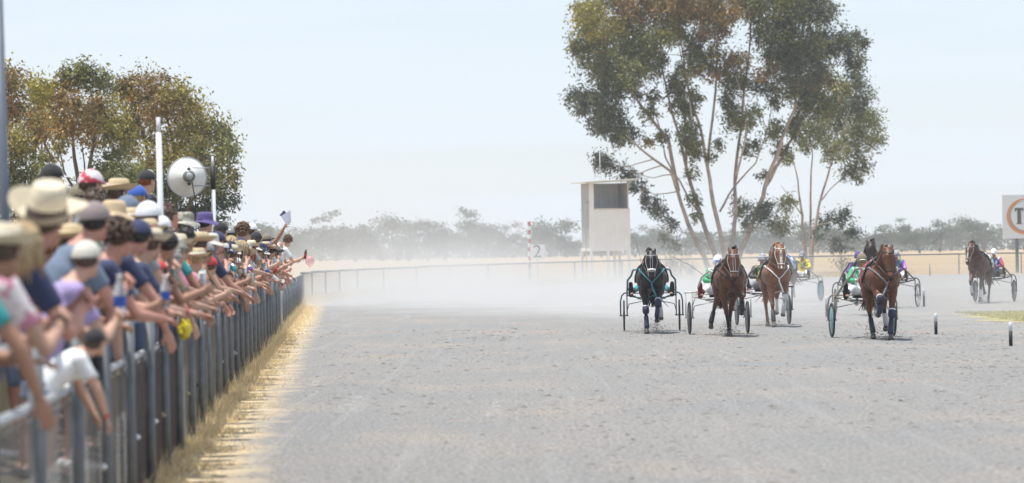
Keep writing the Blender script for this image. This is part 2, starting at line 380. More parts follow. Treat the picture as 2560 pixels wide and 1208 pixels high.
for i in range(nb + 1):
    p = fdir * (2.5 * i); y = 8 + p.y; crowd = y < CROWD_END
    o = obj('post', PT if crowd else PS, GALVD, fence); o.location = p + Vector((.062, 0, 0)); o.rotation_euler = (g.normal() * .008, g.normal() * .008, 0)
    if i < nb:
        o = obj('mesh_panel', PAN, WIRE, fence, kind='stuff'); o.location = p + Vector((.04, 0, .03)); o.rotation_euler = (0, 0, fang)
        o = obj('rail', MB().tube([(0, 0, 0), (1.25, 0, g.normal() * .006), (2.5, 0, 0)], .027, 10), GALV, fence); o.location = p + Vector((0, 0, 1.05)); o.rotation_euler = (0, 0, fang)
        if crowd and y < CROWD_END - 2:
            o = obj('top_rail', MB().tube([(0, 0, 0), (2.5, 0, 0)], .024, 10), GALV, fence); o.location = p + Vector((0, 0, 1.38)); o.rotation_euler = (0, 0, fang)
# taller end post
o = obj('end_post', MB().tube([(0, 0, 0), (0, 0, 1.32)], .05, 14).ell((0, 0, 1.32), (.05, .05, .03)), GALV, fence); o.location = fdir * ((CROWD_END - 8) / fdir.y) + Vector((.06, .3, 0))
far_f = empty('boundary_fence', farpts[0], label='low wire fence curving round the far side of the track', cat='fence')
for i, p in enumerate(farpts):
    q = p - farpts[0]; h = 1.15 + .1 * min(1, i / 14)
    if i:
        o = obj('post', PS, GALVD, far_f); o.location = q; o.scale = (1, 1, h / 1.1)
    if i < len(farpts) - 1:
        d = farpts[i + 1] - p; L = d.length; a = math.atan2(d.y, d.x)
        o = obj('mesh_panel', PANF, WIRE, far_f, kind='stuff'); o.location = q + Vector((0, 0, .03)); o.rotation_euler = (0, 0, a); o.scale = (L / 4, 1, (h - .03) / 1.12)
        o = obj('rail', MB().tube([(0, 0, 0), (L / 2, 0, g.normal() * .012), (L, 0, 0)], .042, 8), GALVD, far_f); o.location = q + Vector((0, 0, h)); o.rotation_euler = (0, 0, a)
# maroon corrugated sheets behind the wire
def corrugated(w, h, pitch=.076, amp=.011, n=None):
    n = n or int(w / pitch * 6); vs_ = []
    for i in range(n + 1):
        x = w * i / n; y = amp * math.sin(2 * math.pi * x / pitch)
        vs_ += [(x, y, 0), (x, y, h), (x, y + .003, h), (x, y + .003, 0)]
    fs = []
    for i in range(n):
        a = 4 * i
        for k in range(4): fs.append((a + k, a + (k + 1) % 4, a + 4 + (k + 1) % 4, a + 4 + k))
    fs += [(0, 3, 2, 1), (4 * n, 4 * n + 1, 4 * n + 2, 4 * n + 3)]
    return MB().add(vs_, fs)
MAROON = mat('maroon_sheet', (.085, .022, .022), .6, .1, .3, 5)
CS = corrugated(2.38, .98).mesh('corrugated_sheet')
for k, (Y, lab) in enumerate([(25.56, 'maroon corrugated sheet nearest the boy in the black cap'), (28.06, 'middle one of three maroon corrugated sheets fixed to the fence'), (30.56, 'maroon corrugated sheet behind the wire, farther along than the other two')]):
    o = obj('corrugated_sheet', CS, MAROON); o.location = (fx(Y) + .022, Y, .03); o.rotation_euler = (0, 0, fang); tag(o, lab, 'metal sheet', 'maroon corrugated sheets on the fence')

# ------------------------------------------------------------------ trees
BARK = mat('gum_bark', (.40, .32, .265), .75, var=.5, scale=1.6, bump=.4, bscale=12)
BARKD = mat('dark_bark', (.16, .12, .09), .85, var=.3, scale=3, bump=.4, bscale=12)
LEAF = leaf_mat('gum_leaf', .45, .28)
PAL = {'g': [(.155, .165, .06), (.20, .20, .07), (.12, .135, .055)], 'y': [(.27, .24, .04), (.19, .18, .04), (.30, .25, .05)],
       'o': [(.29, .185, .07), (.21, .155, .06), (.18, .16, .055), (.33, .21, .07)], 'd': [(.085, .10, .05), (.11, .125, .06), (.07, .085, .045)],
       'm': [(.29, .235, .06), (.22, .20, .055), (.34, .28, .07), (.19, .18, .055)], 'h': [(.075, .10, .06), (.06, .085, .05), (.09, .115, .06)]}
def make_tree(name, base, limbs, blobs, leafL, leafW, dens, seed, label, group=None, bark=BARK, spread=1.0):
    """limbs: [(points, r0, r1)], blobs: [(centre, radius, palette)] all in world metres"""
    q = np.random.default_rng(seed); root = empty(name, base); base = Vector(base)
    mb = MB(); nodes = []
    for pts, r0, r1 in limbs:
        pts = [Vector(p) - base for p in pts]; fine = []
        for i in range(len(pts) - 1):
            for t in (0, .33, .66):
                p = pts[i].lerp(pts[i + 1], t)
                if t or i: p = p + Vector(q.normal(0, .02, 3)) * (pts[i + 1] - pts[i]).length * .6
                fine.append(p)
        fine.append(pts[-1]); n = len(fine); rr = [r0 + (r1 - r0) * (i / (n - 1)) ** .8 for i in range(n)]
        mb.tube(fine, rr, 9); nodes += list(zip(fine, rr))
    root_limb = MB(); P = []; C = []; br = MB()
    for c, r, pal in blobs:
        c = Vector(c) - base
        best = None; bd = 1e9
        for p, rr in nodes:
            dd = (p - c).length + (2.5 * max(0, p.z - c.z + .1))
            if dd < bd: bd = dd; best = (p, rr)
        p, rr = best; d = c - p; r0 = min(rr * .55, .012 + .011 * d.length)
        mid = p + d * .5 + Vector((0, 0, -.06 * d.length)) + Vector(q.normal(0, .05, 3)) * d.length
        br.tube([p, p.lerp(mid, .5) + Vector(q.normal(0, .02, 3)) * d.length, mid, c], [r0, r0 * .85, r0 * .65, r0 * .35], 6)
        k = max(6, int(11 + r * 12)); subs = q.normal(0, 1, (k, 3)); subs /= np.linalg.norm(subs, axis=1)[:, None]; subs *= (q.uniform(.15, 1, k) ** .5)[:, None] * r * 1.18; subs[:, 2] *= .85
        cols = np.array(PAL[pal]); cc = np.array(c)
        for sp in subs:
            e = Vector(sp) + c
            if q.uniform() < .6: br.tube([mid.lerp(c, .6), mid.lerp(e, .55), e], [r0 * .4, r0 * .28, r0 * .14], 4, cap=False)
            m = max(6, int(dens * r * r / k * q.uniform(.5, 1.5))); sg = min(.62, r * .36) * q.uniform(.5, 1.5)
            ct = (sp + cc)[None] + q.normal(0, 1, (m, 3)) * np.array([sg * .9, sg * .9, sg * 1.05]); base_c = cols[q.integers(0, len(cols))]
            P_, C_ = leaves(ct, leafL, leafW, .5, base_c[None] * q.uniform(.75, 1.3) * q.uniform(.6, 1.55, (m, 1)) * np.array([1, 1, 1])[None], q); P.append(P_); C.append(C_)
    obj('trunk', mb, bark, root); obj('branch', br, bark, root)['kind'] = 'stuff'
    cr = obj('crown', quads_mesh('crown', np.concatenate(P), np.concatenate(C)), LEAF, root); cr['kind'] = 'stuff'
    tag(root, label, 'tree', group); return root
def crop2(cx, cy_): return 1400 + cx / 1.776, cy_ / 1.776
GD = 238.0
def gp(cx, cy_, dd=0): x, y = crop2(cx, cy_); return at(x, y, GD + dd)
def G0(cx): x, _ = crop2(cx, 0); v = at(x, 640, GD); return Vector((v.x, GD, -.05))
gb = G0(722)
limb_def = [
 ([(668, 1215), (640, 1140), (570, 1000), (525, 850), (490, 760), (380, 680), (290, 600), (200, 580)], .20, .03, -1.5),
 ([(525, 850), (480, 620), (380, 500), (310, 400), (250, 300), (220, 200)], .15, .03, -.5),
 ([(700, 1215), (690, 1140), (620, 950), (570, 780), (540, 660), (480, 420), (440, 250), (400, 120)], .21, .03, 1.2),
 ([(735, 1215), (728, 1110), (680, 900), (655, 740), (620, 560), (560, 350), (540, 200), (530, 40)], .20, .03, -.8),
 ([(750, 1215), (762, 1090), (780, 950), (775, 780), (800, 560), (830, 300), (850, 100), (860, -40)], .19, .03, 1.6),
 ([(772, 1215), (805, 1110), (870, 960), (910, 830), (960, 680), (1040, 480), (1060, 350), (1100, 150), (1120, 0)], .23, .035, -1.2),
 ([(910, 830), (985, 700), (1060, 560), (1090, 500), (1150, 400), (1230, 250)], .14, .03, .6),
 ([(655, 740), (690, 400), (700, 200), (650, 60)], .11, .02, .8),
 ([(560, 760), (555, 500), (550, 300), (520, 150)], .10, .02, 2.0),
 ([(710, 940), (770, 830), (870, 720), (930, 560), (950, 400)], .08, .02, 2.2),
 ([(590, 600), (570, 330), (590, 200)], .07, .02, -1.5), ([(780, 800), (820, 640), (830, 500), (780, 340)], .09, .02, -1.8),
 ([(625, 960), (560, 860), (470, 700), (440, 560), (400, 420), (330, 300)], .08, .02, 2.2),
 ([(690, 1130), (600, 1050), (520, 1020), (440, 1000)], .05, .015, -2), ([(800, 1100), (840, 1040), (900, 1000), (960, 960)], .05, .015, 1.5)]
limbs = [([gp(x, y, dd * min(1, max(.1, (1215 - y) / 500))) for x, y in pts], r0, r1) for pts, r0, r1, dd in limb_def]
def G(s):
    out = []
    for t in s.split():
        a = t.split(','); out.append((float(a[0]), float(a[1]), float(a[2]), a[3] if len(a) > 3 else 'g'))
    return out
q = np.random.default_rng(5)
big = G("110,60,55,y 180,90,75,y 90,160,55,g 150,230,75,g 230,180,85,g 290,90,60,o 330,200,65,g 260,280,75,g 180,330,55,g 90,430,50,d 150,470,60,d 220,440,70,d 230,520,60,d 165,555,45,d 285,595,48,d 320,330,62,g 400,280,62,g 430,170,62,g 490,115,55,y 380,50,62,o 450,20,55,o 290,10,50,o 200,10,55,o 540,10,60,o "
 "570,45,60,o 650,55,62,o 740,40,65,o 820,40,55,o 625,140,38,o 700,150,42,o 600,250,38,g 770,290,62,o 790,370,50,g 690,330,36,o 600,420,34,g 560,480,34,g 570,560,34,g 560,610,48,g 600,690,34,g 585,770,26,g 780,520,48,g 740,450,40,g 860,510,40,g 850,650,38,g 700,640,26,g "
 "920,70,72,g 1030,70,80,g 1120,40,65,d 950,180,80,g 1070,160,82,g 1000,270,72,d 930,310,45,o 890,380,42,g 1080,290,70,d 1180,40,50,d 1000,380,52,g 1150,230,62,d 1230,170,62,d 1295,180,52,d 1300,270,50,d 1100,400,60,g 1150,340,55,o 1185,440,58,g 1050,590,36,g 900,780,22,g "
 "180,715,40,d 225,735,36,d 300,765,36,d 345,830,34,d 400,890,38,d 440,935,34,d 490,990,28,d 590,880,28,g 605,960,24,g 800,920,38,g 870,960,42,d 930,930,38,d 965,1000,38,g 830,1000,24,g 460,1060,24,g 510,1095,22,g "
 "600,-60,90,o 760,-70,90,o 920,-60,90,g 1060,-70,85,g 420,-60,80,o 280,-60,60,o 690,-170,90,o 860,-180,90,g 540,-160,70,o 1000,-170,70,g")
S2 = 1 / 1.776 / (F / GD)
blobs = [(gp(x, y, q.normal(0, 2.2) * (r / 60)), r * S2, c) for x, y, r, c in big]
for pts_, r0_, r1_, dd_ in limb_def:
    for (xa, ya), (xb, yb) in zip(pts_[:-1], pts_[1:]):
        for t_ in (.25, .6, .95):
            X_, Y_ = xa + (xb - xa) * t_, ya + (yb - ya) * t_
            if Y_ < 700 and q.uniform() < .36: blobs.append((gp(X_ + q.normal(0, 38), Y_ + q.normal(0, 30), dd_ + q.normal(0, 1)), q.uniform(20, 44) * S2, 'g' if q.uniform() < .7 else 'm'))
for x, y, r, c in list(big):
    if r > 50 and y > -100:
        for _k in range(2):
            w_ = q.uniform(0, 6.28); blobs.append((gp(x + math.cos(w_) * r, y + math.sin(w_) * r * .9, q.normal(0, 1.5)), r * .42 * S2, c))
make_tree('gum_tree', gb, limbs, blobs, .30, .050, 1250, 11, 'large spreading gum tree with many pinkish trunks beside the white lookout tower')
GD = 252.0; gb = G0(1108)
limb2 = [([(1100, 1200), (1085, 1080), (1075, 960), (1065, 880), (1050, 760), (1010, 640)], .15, .02, 0), ([(1108, 1200), (1112, 1060), (1110, 880), (1120, 700), (1130, 560)], .14, .02, 1),
         ([(1115, 1200), (1125, 1050), (1150, 900), (1200, 740), (1250, 600), (1290, 480)], .15, .02, -1), ([(1070, 950), (1020, 880), (980, 820)], .05, .015, 1), ([(1150, 900), (1210, 830), (1290, 760), (1350, 700)], .06, .015, 1),
         ([(1118, 1110), (1180, 1050), (1260, 1000)], .05, .012, .5)]
limbs = [([gp(x, y, dd) for x, y in pts], r0, r1) for pts, r0, r1, dd in limb2]
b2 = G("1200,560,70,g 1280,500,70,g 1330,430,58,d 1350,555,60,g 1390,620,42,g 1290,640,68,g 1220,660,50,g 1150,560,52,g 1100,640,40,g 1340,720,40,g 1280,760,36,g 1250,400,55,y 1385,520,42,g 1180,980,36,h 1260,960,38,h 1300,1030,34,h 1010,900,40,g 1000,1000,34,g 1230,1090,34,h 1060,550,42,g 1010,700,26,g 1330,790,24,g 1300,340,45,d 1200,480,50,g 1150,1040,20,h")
blobs = [(gp(x, y, q.normal(0, 1.6)), r / 1.776 / (F / GD), c) for x, y, r, c in b2]
make_tree('gum_tree', gb, limbs, blobs, .30, .048, 1150, 12, 'slender pale gum tree with drooping leaves behind and right of the large gum')
# trees behind the crowd
def left_tree(D, base_px, limbs_px, blobs_px, seed, label):
    b = at(base_px, 640, D); base = Vector((b.x, D, -.05)); qq = np.random.default_rng(seed)
    L = [([at(x, y, D + dd) if y < 760 else Vector((at(x, 640, D).x, D + dd, -.05)) for x, y in pts], r0, r1) for pts, r0, r1, dd in limbs_px]
    B = [(at(x, y, D + qq.normal(0, 1.3)), r / (F / D), c) for x, y, r, c in blobs_px]
    return make_tree('gum_tree', base, L, B, .18, .034, 2900, seed, label, 'gum trees behind the crowd', BARKD)
left_tree(126, 60, [([(60, 780), (60, 600), (40, 480), (20, 330), (10, 230)], .16, .03, 0), ([(60, 600), (80, 460), (90, 340), (85, 240)], .12, .03, .6), ([(60, 560), (110, 470), (120, 420)], .07, .02, -.6)],
  G("20,205,40,o 70,232,40,m 98,222,26,y 35,285,46,o 85,320,42,o 25,360,42,m 60,430,46,g 112,440,32,g 18,450,44,g 100,500,40,g 40,520,44,m -30,260,50,o -40,360,50,m -60,440,50,g -20,190,40,m"), 21, 'reddish olive gum tree behind the dark pole and the wide brimmed hat')
left_tree(131, 205, [([(205, 780), (205, 620), (180, 520), (150, 450), (120, 380), (100, 330)], .17, .03, 0), ([(190, 560), (195, 470), (185, 360), (180, 260)], .13, .03, .8), ([(205, 620), (240, 520), (270, 440), (285, 360)], .13, .03, -.6),
  ([(215, 560), (220, 450), (235, 340), (225, 220)], .12, .03, .4), ([(180, 520), (130, 470), (90, 440)], .06, .02, .5), ([(190, 480), (160, 430), (145, 360)], .06, .02, -.8), ([(240, 520), (262, 430), (300, 400)], .05, .02, 1), ([(204, 500), (212, 430), (205, 360)], .05, .02, -.5)],
  G("190,185,34,g 222,188,34,g 152,196,26,y 255,210,26,g 120,262,38,m 168,258,44,o 220,262,40,o 268,290,42,m 130,310,38,m 190,315,46,o 250,330,42,m 300,340,38,m 322,372,32,o 150,352,26,m 95,300,30,m 285,405,30,g 255,425,28,g 305,440,32,g 332,450,36,g 110,395,22,m 215,480,30,g 150,500,34,g 280,500,36,g"), 22, 'rounded yellow brown gum tree with dark branches showing above the red patterned cap')
left_tree(136, 430, [([(430, 790), (430, 620), (400, 500), (370, 380), (340, 260)], .18, .03, 0), ([(430, 620), (440, 480), (430, 350), (410, 250)], .14, .03, 1), ([(430, 620), (480, 500), (500, 400), (510, 330)], .12, .03, -.6), ([(480, 500), (530, 430), (560, 380)], .07, .02, .5), ([(430, 560), (380, 530), (330, 470)], .07, .02, .5)],
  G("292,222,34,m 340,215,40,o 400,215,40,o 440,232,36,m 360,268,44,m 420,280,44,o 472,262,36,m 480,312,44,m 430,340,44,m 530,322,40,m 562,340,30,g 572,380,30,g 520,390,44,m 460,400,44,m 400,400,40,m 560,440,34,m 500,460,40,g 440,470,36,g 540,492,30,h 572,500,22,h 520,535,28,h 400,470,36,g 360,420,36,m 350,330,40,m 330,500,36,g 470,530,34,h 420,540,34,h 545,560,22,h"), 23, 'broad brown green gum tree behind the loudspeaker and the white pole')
# far tree line
def far_tree_mesh(seed):
    q = np.random.default_rng(seed); mb = MB(); P = []; C = []
    nl = q.integers(2, 5)
    tips = []
    for k in range(nl):
        e = Vector((q.normal(0, 1.1), q.normal(0, .8), q.uniform(3.0, 4.6))); m = Vector((e.x * .35, e.y * .35, 1.6)); mb.tube([(q.normal(0, .1), 0, -.1), m, e], [.16, .10, .05], 5); tips.append(e)
    for k in range(q.integers(13, 20)):
        t = tips[q.integers(0, nl)]; c = np.array(t) + q.normal(0, 1, 3) * np.array([1.4, .9, .9]) - np.array([0, 0, .45]); r = q.uniform(.5, 1.15); m = int(130 * r * r) + 20
        ct = c[None] + q.normal(0, 1, (m, 3)) * np.array([r * .6, r * .6, r * .38]); pc = np.array(PAL['h'])[q.integers(0, 3)]
        P_, C_ = leaves(ct, .34, .11, .25, pc[None] * q.uniform(.7, 1.3, (m, 1)), q); P.append(P_); C.append(C_)
    return mb.mesh('trunk'), quads_mesh('crown', np.concatenate(P), np.concatenate(C))
FT = [far_tree_mesh(100 + i) for i in range(9)]
prof = [(-400, 540), (600, 560), (650, 562), (700, 575), (740, 585), (830, 552), (900, 585), (960, 552), (1000, 542), (1040, 582), (1090, 572), (1140, 560), (1190, 547), (1240, 566), (1310, 548), (1350, 580), (1400, 578), (1440, 600), (1580, 590), (1620, 575), (1680, 580), (1800, 590), (1900, 575), (2000, 570), (2060, 556), (2120, 590), (2170, 572), (2220, 560), (2260, 585), (2300, 572), (2335, 548), (2400, 552), (2440, 540), (2480, 565), (2560, 560), (3000, 560)]
px = -300.0; i = 0; fq = np.random.default_rng(77)
while px < 2950:
    top = np.interp(px, [p[0] for p in prof], [p[1] for p in prof]) + fq.normal(0, 6) + (10 if i % 3 == 1 else 0)
    D = fq.uniform(820, 1120); x, z = ray(px, top); h = CAMH + z * D; sc = max(.45, h / 5.3)
    e = empty('distant_tree', (x * D, D, 0), fq.uniform(0, 6.28), 1); e.scale = (sc * fq.uniform(1, 1.5), sc * 1.2, sc)
    tr, cr = FT[i % 9]; obj('trunk', tr, BARKD, e); obj('crown', cr, LEAF, e, kind='stuff')
    sec = 'beyond the dust cloud' if px < 1450 else ('behind the large gum' if px < 2140 else 'between the gum and the logo board')
    tag(e, 'small hazy tree in the tree line ' + sec, 'tree', 'distant trees ' + sec); px += fq.uniform(26, 52) if px > 560 else fq.uniform(60, 110); i += 1
n = 40000; X = fq.uniform(-210, 230, n); Y = 1130 + 40 * fq.uniform(0, 1, n); hh = 6.0 + 1.1 * np.sin(X * .21) + .8 * np.sin(X * .53 + 1) + .5 * np.sin(X * 1.3)
Z = fq.uniform(0, 1, n) * np.maximum(.8, hh); P_, C_ = leaves(np.stack([X, Y, Z], 1), 1.0, .36, .2, np.array([.085, .10, .052])[None] * fq.uniform(.6, 1.3, (n, 1)), fq)
tag(obj('distant_scrub', quads_mesh('distant_scrub', P_, C_), LEAF), kind='stuff', label='low hazy band of grey green scrub below the distant trees', cat='scrub')
# wispy saplings behind the boundary fence near the gum
def bush(px, D, w, h, n, seed, label, pal='h'):
    q = np.random.default_rng(seed); v = at(px, 640, D); e = empty('shrub', (v.x, D, 0)); mb = MB(); P = []; C = []
    for k in range(7):
        t = Vector((q.normal(0, w * .4), q.normal(0, .3), h * q.uniform(.6, 1))); mb.tube([(q.normal(0, .05), 0, -.05), t * .5 + Vector((q.normal(0, .1), 0, 0)), t], [.03, .02, .008], 5)
        m = n // 7; ct = np.array(t)[None] * q.uniform(.45, 1.05, (m, 1)) + q.normal(0, w * .16, (m, 3)); ct[:, 2] = np.maximum(ct[:, 2], .05)
        P_, C_ = leaves(ct, .14, .025, .3, np.array(PAL[pal])[q.integers(0, 3)][None] * q.uniform(.7, 1.3, (m, 1)), q); P.append(P_); C.append(C_)
    obj('stem', mb, BARK, e); obj('foliage', quads_mesh('foliage', np.concatenate(P), np.concatenate(C)), LEAF, e, kind='stuff'); tag(e, label, 'shrub')
bush(1690, 228, 1.2, 1.7, 700, 41, 'sparse grey green shrub behind the fence between the black and first bay horse')
bush(1730, 226, .8, .9, 400, 42, 'low scrubby shrub at the foot of the large gum')
bush(2105, 232, 1.1, 1.3, 350, 43, 'thin twiggy shrub with a bare branch behind the fence near the slender gum')

# ------------------------------------------------------------------ lookout tower
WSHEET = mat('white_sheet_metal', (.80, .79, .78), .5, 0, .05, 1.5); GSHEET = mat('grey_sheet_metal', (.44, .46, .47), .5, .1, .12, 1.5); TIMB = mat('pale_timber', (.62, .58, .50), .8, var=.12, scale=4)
DT = 232.0; v = at(1526, 640, DT); tw = empty('lookout_tower', (v.x, DT, 0), R(13), label='white corrugated lookout tower on legs with an open window, standing behind the fence', cat='tower')
W2, DP, Z0, Z1, Z2 = 1.26, 2.5, 1.80, 4.46, 6.2
for k, (x, y) in enumerate([(-W2, 0), (-.15, 0), (W2, 0), (-W2, DP), (W2, DP), (.6, DP * .5)]):
    obj('leg', MB().box((x, y, Z0 / 2), (.16, .16, Z0)), WSHEET, tw, smooth=False)
obj('floor_frame', MB().box((0, -.02, Z0 + .06), (2.72, .14, .2)).box((-W2 - .02, DP / 2, Z0 + .061), (.12, DP, .19)).box((W2 + .02, DP / 2, Z0 + .062), (.12, DP, .19)).box((0, DP / 2, Z0 + .1), (2.4, DP - .2, .06)), WSHEET, tw, smooth=False)
def ribbed(x0, x1, h, pitch=.31, d=.03):
    mb = MB(); n = max(1, round((x1 - x0) / pitch)); p = (x1 - x0) / n
    xs = []
    for i in range(n): xs += [(x0 + i * p, 0), (x0 + i * p + p * .78, 0), (x0 + i * p + p * .84, -d), (x0 + i * p + p * .94, -d)]
    xs.append((x1, 0)); vs_ = [];
    for x, y in xs: vs_ += [(x, y, 0), (x, y, h), (x, y + .012, h), (x, y + .012, 0)]
    fs = []
    for i in range(len(xs) - 1):
        a = 4 * i
        for k in range(4): fs.append((a + k, a + 4 + k, a + 4 + (k + 1) % 4, a + (k + 1) % 4))
    return mb.add(vs_, fs)
o = obj('front_wall', ribbed(-W2 + .12, W2 + .08, Z1 - Z0 - .16), WSHEET, tw, smooth=False); o.location = (0, -.03, Z0 + .16)
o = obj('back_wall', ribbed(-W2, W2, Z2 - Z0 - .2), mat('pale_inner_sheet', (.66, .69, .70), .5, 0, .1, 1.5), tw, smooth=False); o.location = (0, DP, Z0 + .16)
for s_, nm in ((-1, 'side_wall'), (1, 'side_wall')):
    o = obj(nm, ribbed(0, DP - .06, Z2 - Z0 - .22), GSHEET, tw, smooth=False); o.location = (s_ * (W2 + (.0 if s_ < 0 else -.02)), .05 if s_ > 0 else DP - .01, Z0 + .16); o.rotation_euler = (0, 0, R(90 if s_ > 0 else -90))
obj('corner_board', MB().box((-W2 + .05, -.02, (Z0 + Z2) / 2 + .08), (.30, .07, Z2 - Z0 - .1)), WSHEET, tw, smooth=False)
obj('corner_post', MB().box((W2 - .03, .0, (Z1 + Z2) / 2), (.07, .07, Z2 - Z1)), TIMB, tw, smooth=False)
obj('window_sill', MB().box((.1, -.04, Z1 + .02), (2.4, .12, .05)), TIMB, tw, smooth=False)
obj('side_rail', MB().box((-W2 - .045, DP / 2, Z1), (.05, DP, .06)), GSHEET, tw, smooth=False)
rf = MB(); rot = Matrix.Rotation(R(-3), 3, 'Y'); rf.box((0, DP / 2 - .1, Z2 + .08), (3.7, DP + 1.0, .05), rot); n_ = 14
for k in range(n_): rf.box((-1.75 + 3.5 * k / (n_ - 1), DP / 2 - .1, Z2 + .115 + (-1.75 + 3.5 * k / (n_ - 1)) * math.tan(R(3))), (.05, DP + 1.0, .03), rot)
obj('roof', rf, mat('roof_sheet', (.62, .60, .54), .6, 0, .15, 2), tw, smooth=False)
obj('fascia', MB().box((0, -.56, Z2 + .03), (3.5, .04, .09), rot), TIMB, tw, smooth=False)
obj('downpipe', MB().tube([(-W2 - .05, .3, Z1 + .5), (-W2 - .25, .25, Z1 + .45), (-W2 - .3, .2, Z1 + .2), (-W2 - .28, .2, 0)], .035, 8), GSHEET, tw)
obj('antenna', MB().tube([(-.45, .6, Z2 + .05), (-.45, .6, Z2 + 2.0)], .022, 6), WSHEET, tw)
# ------------------------------------------------------------------ distance marker with the 2
RED = mat('red_paint', (.50, .05, .045), .5); WHITE = mat('white_paint', (.78, .78, .77), .5, var=.04)
v = at(1324, 640, 189); mk = empty('distance_pole', (v.x, 189, 0), label='tall red and white banded marker pole beside the number 2 board', cat='pole')
for k in range(15):
    o = obj('band', MB().tube([(0, 0, .225 * k), (0, 0, .225 * (k + 1) - .002)], .083, 14), RED if k % 2 == 0 else WHITE, mk, smooth=False)
def text_mesh(s, size, depth=.004):
    c = bpy.data.curves.new('t', 'FONT'); c.body = s; c.size = size; c.extrude = depth; c.align_x = 'CENTER'; c.align_y = 'CENTER'
    o = bpy.data.objects.new('t', c); COL.objects.link(o); me = bpy.data.meshes.new_from_object(o.evaluated_get(bpy.context.evaluated_depsgraph_get())); bpy.data.objects.remove(o); return me
v = at(1344, 630, 188.6); nb_ = empty('number_board', (v.x, 188.6, 0), label='pale board with a grey number 2 beside the banded pole', cat='sign')
obj('board', MB().box((0, 0, v.z), (.78, .03, .78)), WHITE, nb_, smooth=False); obj('post', MB().tube([(0, .04, 0), (0, .04, v.z)], .03, 8), GALV, nb_)
o = obj('number', text_mesh('2', .95, .003), mat('faded_grey_paint', (.13, .11, .10), .7), nb_); o.location = (-.02, -.021, v.z); o.rotation_euler = (R(90), 0, 0)
# ------------------------------------------------------------------ logo board
DS = 226.0; a0 = at(2505, 488, DS); a1 = at(2505, 597, DS); ctr = at(2561, 541, DS); hgt = a0.z - a1.z; bw = 3.9
sg = empty('logo_board', (a0.x + bw / 2, DS, 0), label='large white board with an orange ring and a grey letter T on steel posts', cat='sign')
obj('panel', MB().box((0, 0, (a0.z + a1.z) / 2), (bw, .05, hgt)), mat('board_white', (.70, .71, .72), .45, var=.03), sg, smooth=False)
for x in (-bw / 2 + .9, bw / 2 - .9): obj('post', MB().box((x, .09, a1.z / 2 + .1), (.20, .11, a1.z + .2)), GALVD, sg, smooth=False)
def crescent(r0, r1, off, n=64, a_=0, b_=2 * math.pi, y=-.028):
    vs_ = []
    for k in range(n + 1):
        w = a_ + (b_ - a_) * k / n; vs_ += [(r0 * math.cos(w), y, r0 * math.sin(w)), (off[0] + r1 * math.cos(w), y, off[1] + r1 * math.sin(w))]
    return MB().add(vs_, [(2 * k, 2 * k + 2, 2 * k + 3, 2 * k + 1) for k in range(n)])
lc = (ctr.x - (a0.x + bw / 2), 0, ctr.z)
o = obj('ring', crescent(1.12, .98, (.13, .07)), mat('orange_print', (.62, .27, .10), .5, var=.03), sg); o.location = lc
o = obj('inner_ring', crescent(.945, .90, (.03, .02), y=-.031), mat('grey_print', (.30, .29, .28), .5, var=.03), sg); o.location = lc
tx = lc[0] - .33; TG = mat('letter_grey', (.10, .095, .085), .5, var=.03)
lt = MB().box((0, 0, .42), (.56, .012, .13)).box((0, 0, -.09), (.24, .012, .89)).box((-.235, 0, .32), (.09, .011, .09)).box((.235, 0, .32), (.09, .011, .09)).box((0, 0, -.50), (.34, .011, .06))
o = obj('letter', lt, TG, sg, smooth=False); o.location = (tx, -.033, ctr.z + .05)
# ------------------------------------------------------------------ track marker pegs
BLK = mat('black_rubber', (.02, .02, .022), .6); PW = mat('peg_white', (.62, .64, .66), .5)
for (x, yb, yt, lab) in [(2527, 865, 806, 'black and white rubber marker peg nearest the camera, in front of the grass patch'), (2340, 836, 784, 'black and white marker peg in the middle of the row of three pegs'),
                         (2310, 767, 723, 'black and white marker peg beside the wheel of the purple driver'), (2067, 793, 742, 'black and white marker peg left of the bay horse with red trim')]:
    p = ground(x, yb); h = (yb - yt) * p.y / F; e = empty('marker_peg', p, label=lab, cat='marker peg', group='marker pegs along the inside of the track')
    obj('shaft', MB().tube([(0, 0, 0), (0, 0, h * .62)], .033, 12), BLK, e); obj('top', MB().tube([(0, 0, h * .62), (0, 0, h - .01), (0, 0, h)], [.034, .034, .025], 12), PW, e)
p = ground(2325, 694); pk = at(2325, 694, 214); e = empty('thin_stake', (pk.x, 214, 0), label='short thin dark stake standing in front of the boundary fence', cat='stake'); obj('shaft', MB().tube([(0, 0, 0), (0, 0, .7)], .03, 8), GALVD, e)
# ------------------------------------------------------------------ poles and loudspeaker behind the crowd
def stand_pole(px, ytop, D, u, r, m, lab, name, top=None, lean=0):
    x, z = ray(px, ytop); X = x * D; Z = CAMH + z * D; bz = bank_z(fx(D) - X); e = empty(name, (X, D, bz - .05), label=lab, cat='pole')
    e.rotation_euler = (0, R(lean), 0); obj('shaft', MB().tube([(0, 0, 0), (0, 0, Z - bz)], r, 14), m, e)
    return e, Z - bz + .05
PVC = mat('white_pvc', (.66, .68, .72), .4, var=.03)
e, h = stand_pole(403, 320, 37.5, 0, .030, PVC, 'white pipe pole rising from the crowd left of the loudspeaker', 'white_pole', lean=-.6)
obj('cap_pipe', MB().tube([(0, 0, h - .06), (0, 0, h + .11)], .021, 12), PVC, e)
e, h = stand_pole(14, -40, 26, 0, .036, mat('dark_grey_pole', (.13, .15, .19), .5, .2), 'tall dark grey metal pole at the crowd end beside the reddish tree', 'metal_pole', lean=-1)
e, h = stand_pole(536, 420, 50, 0, .029, PVC, 'white loudspeaker pole with a band of black tape near its top', 'speaker_pole', lean=-.5)
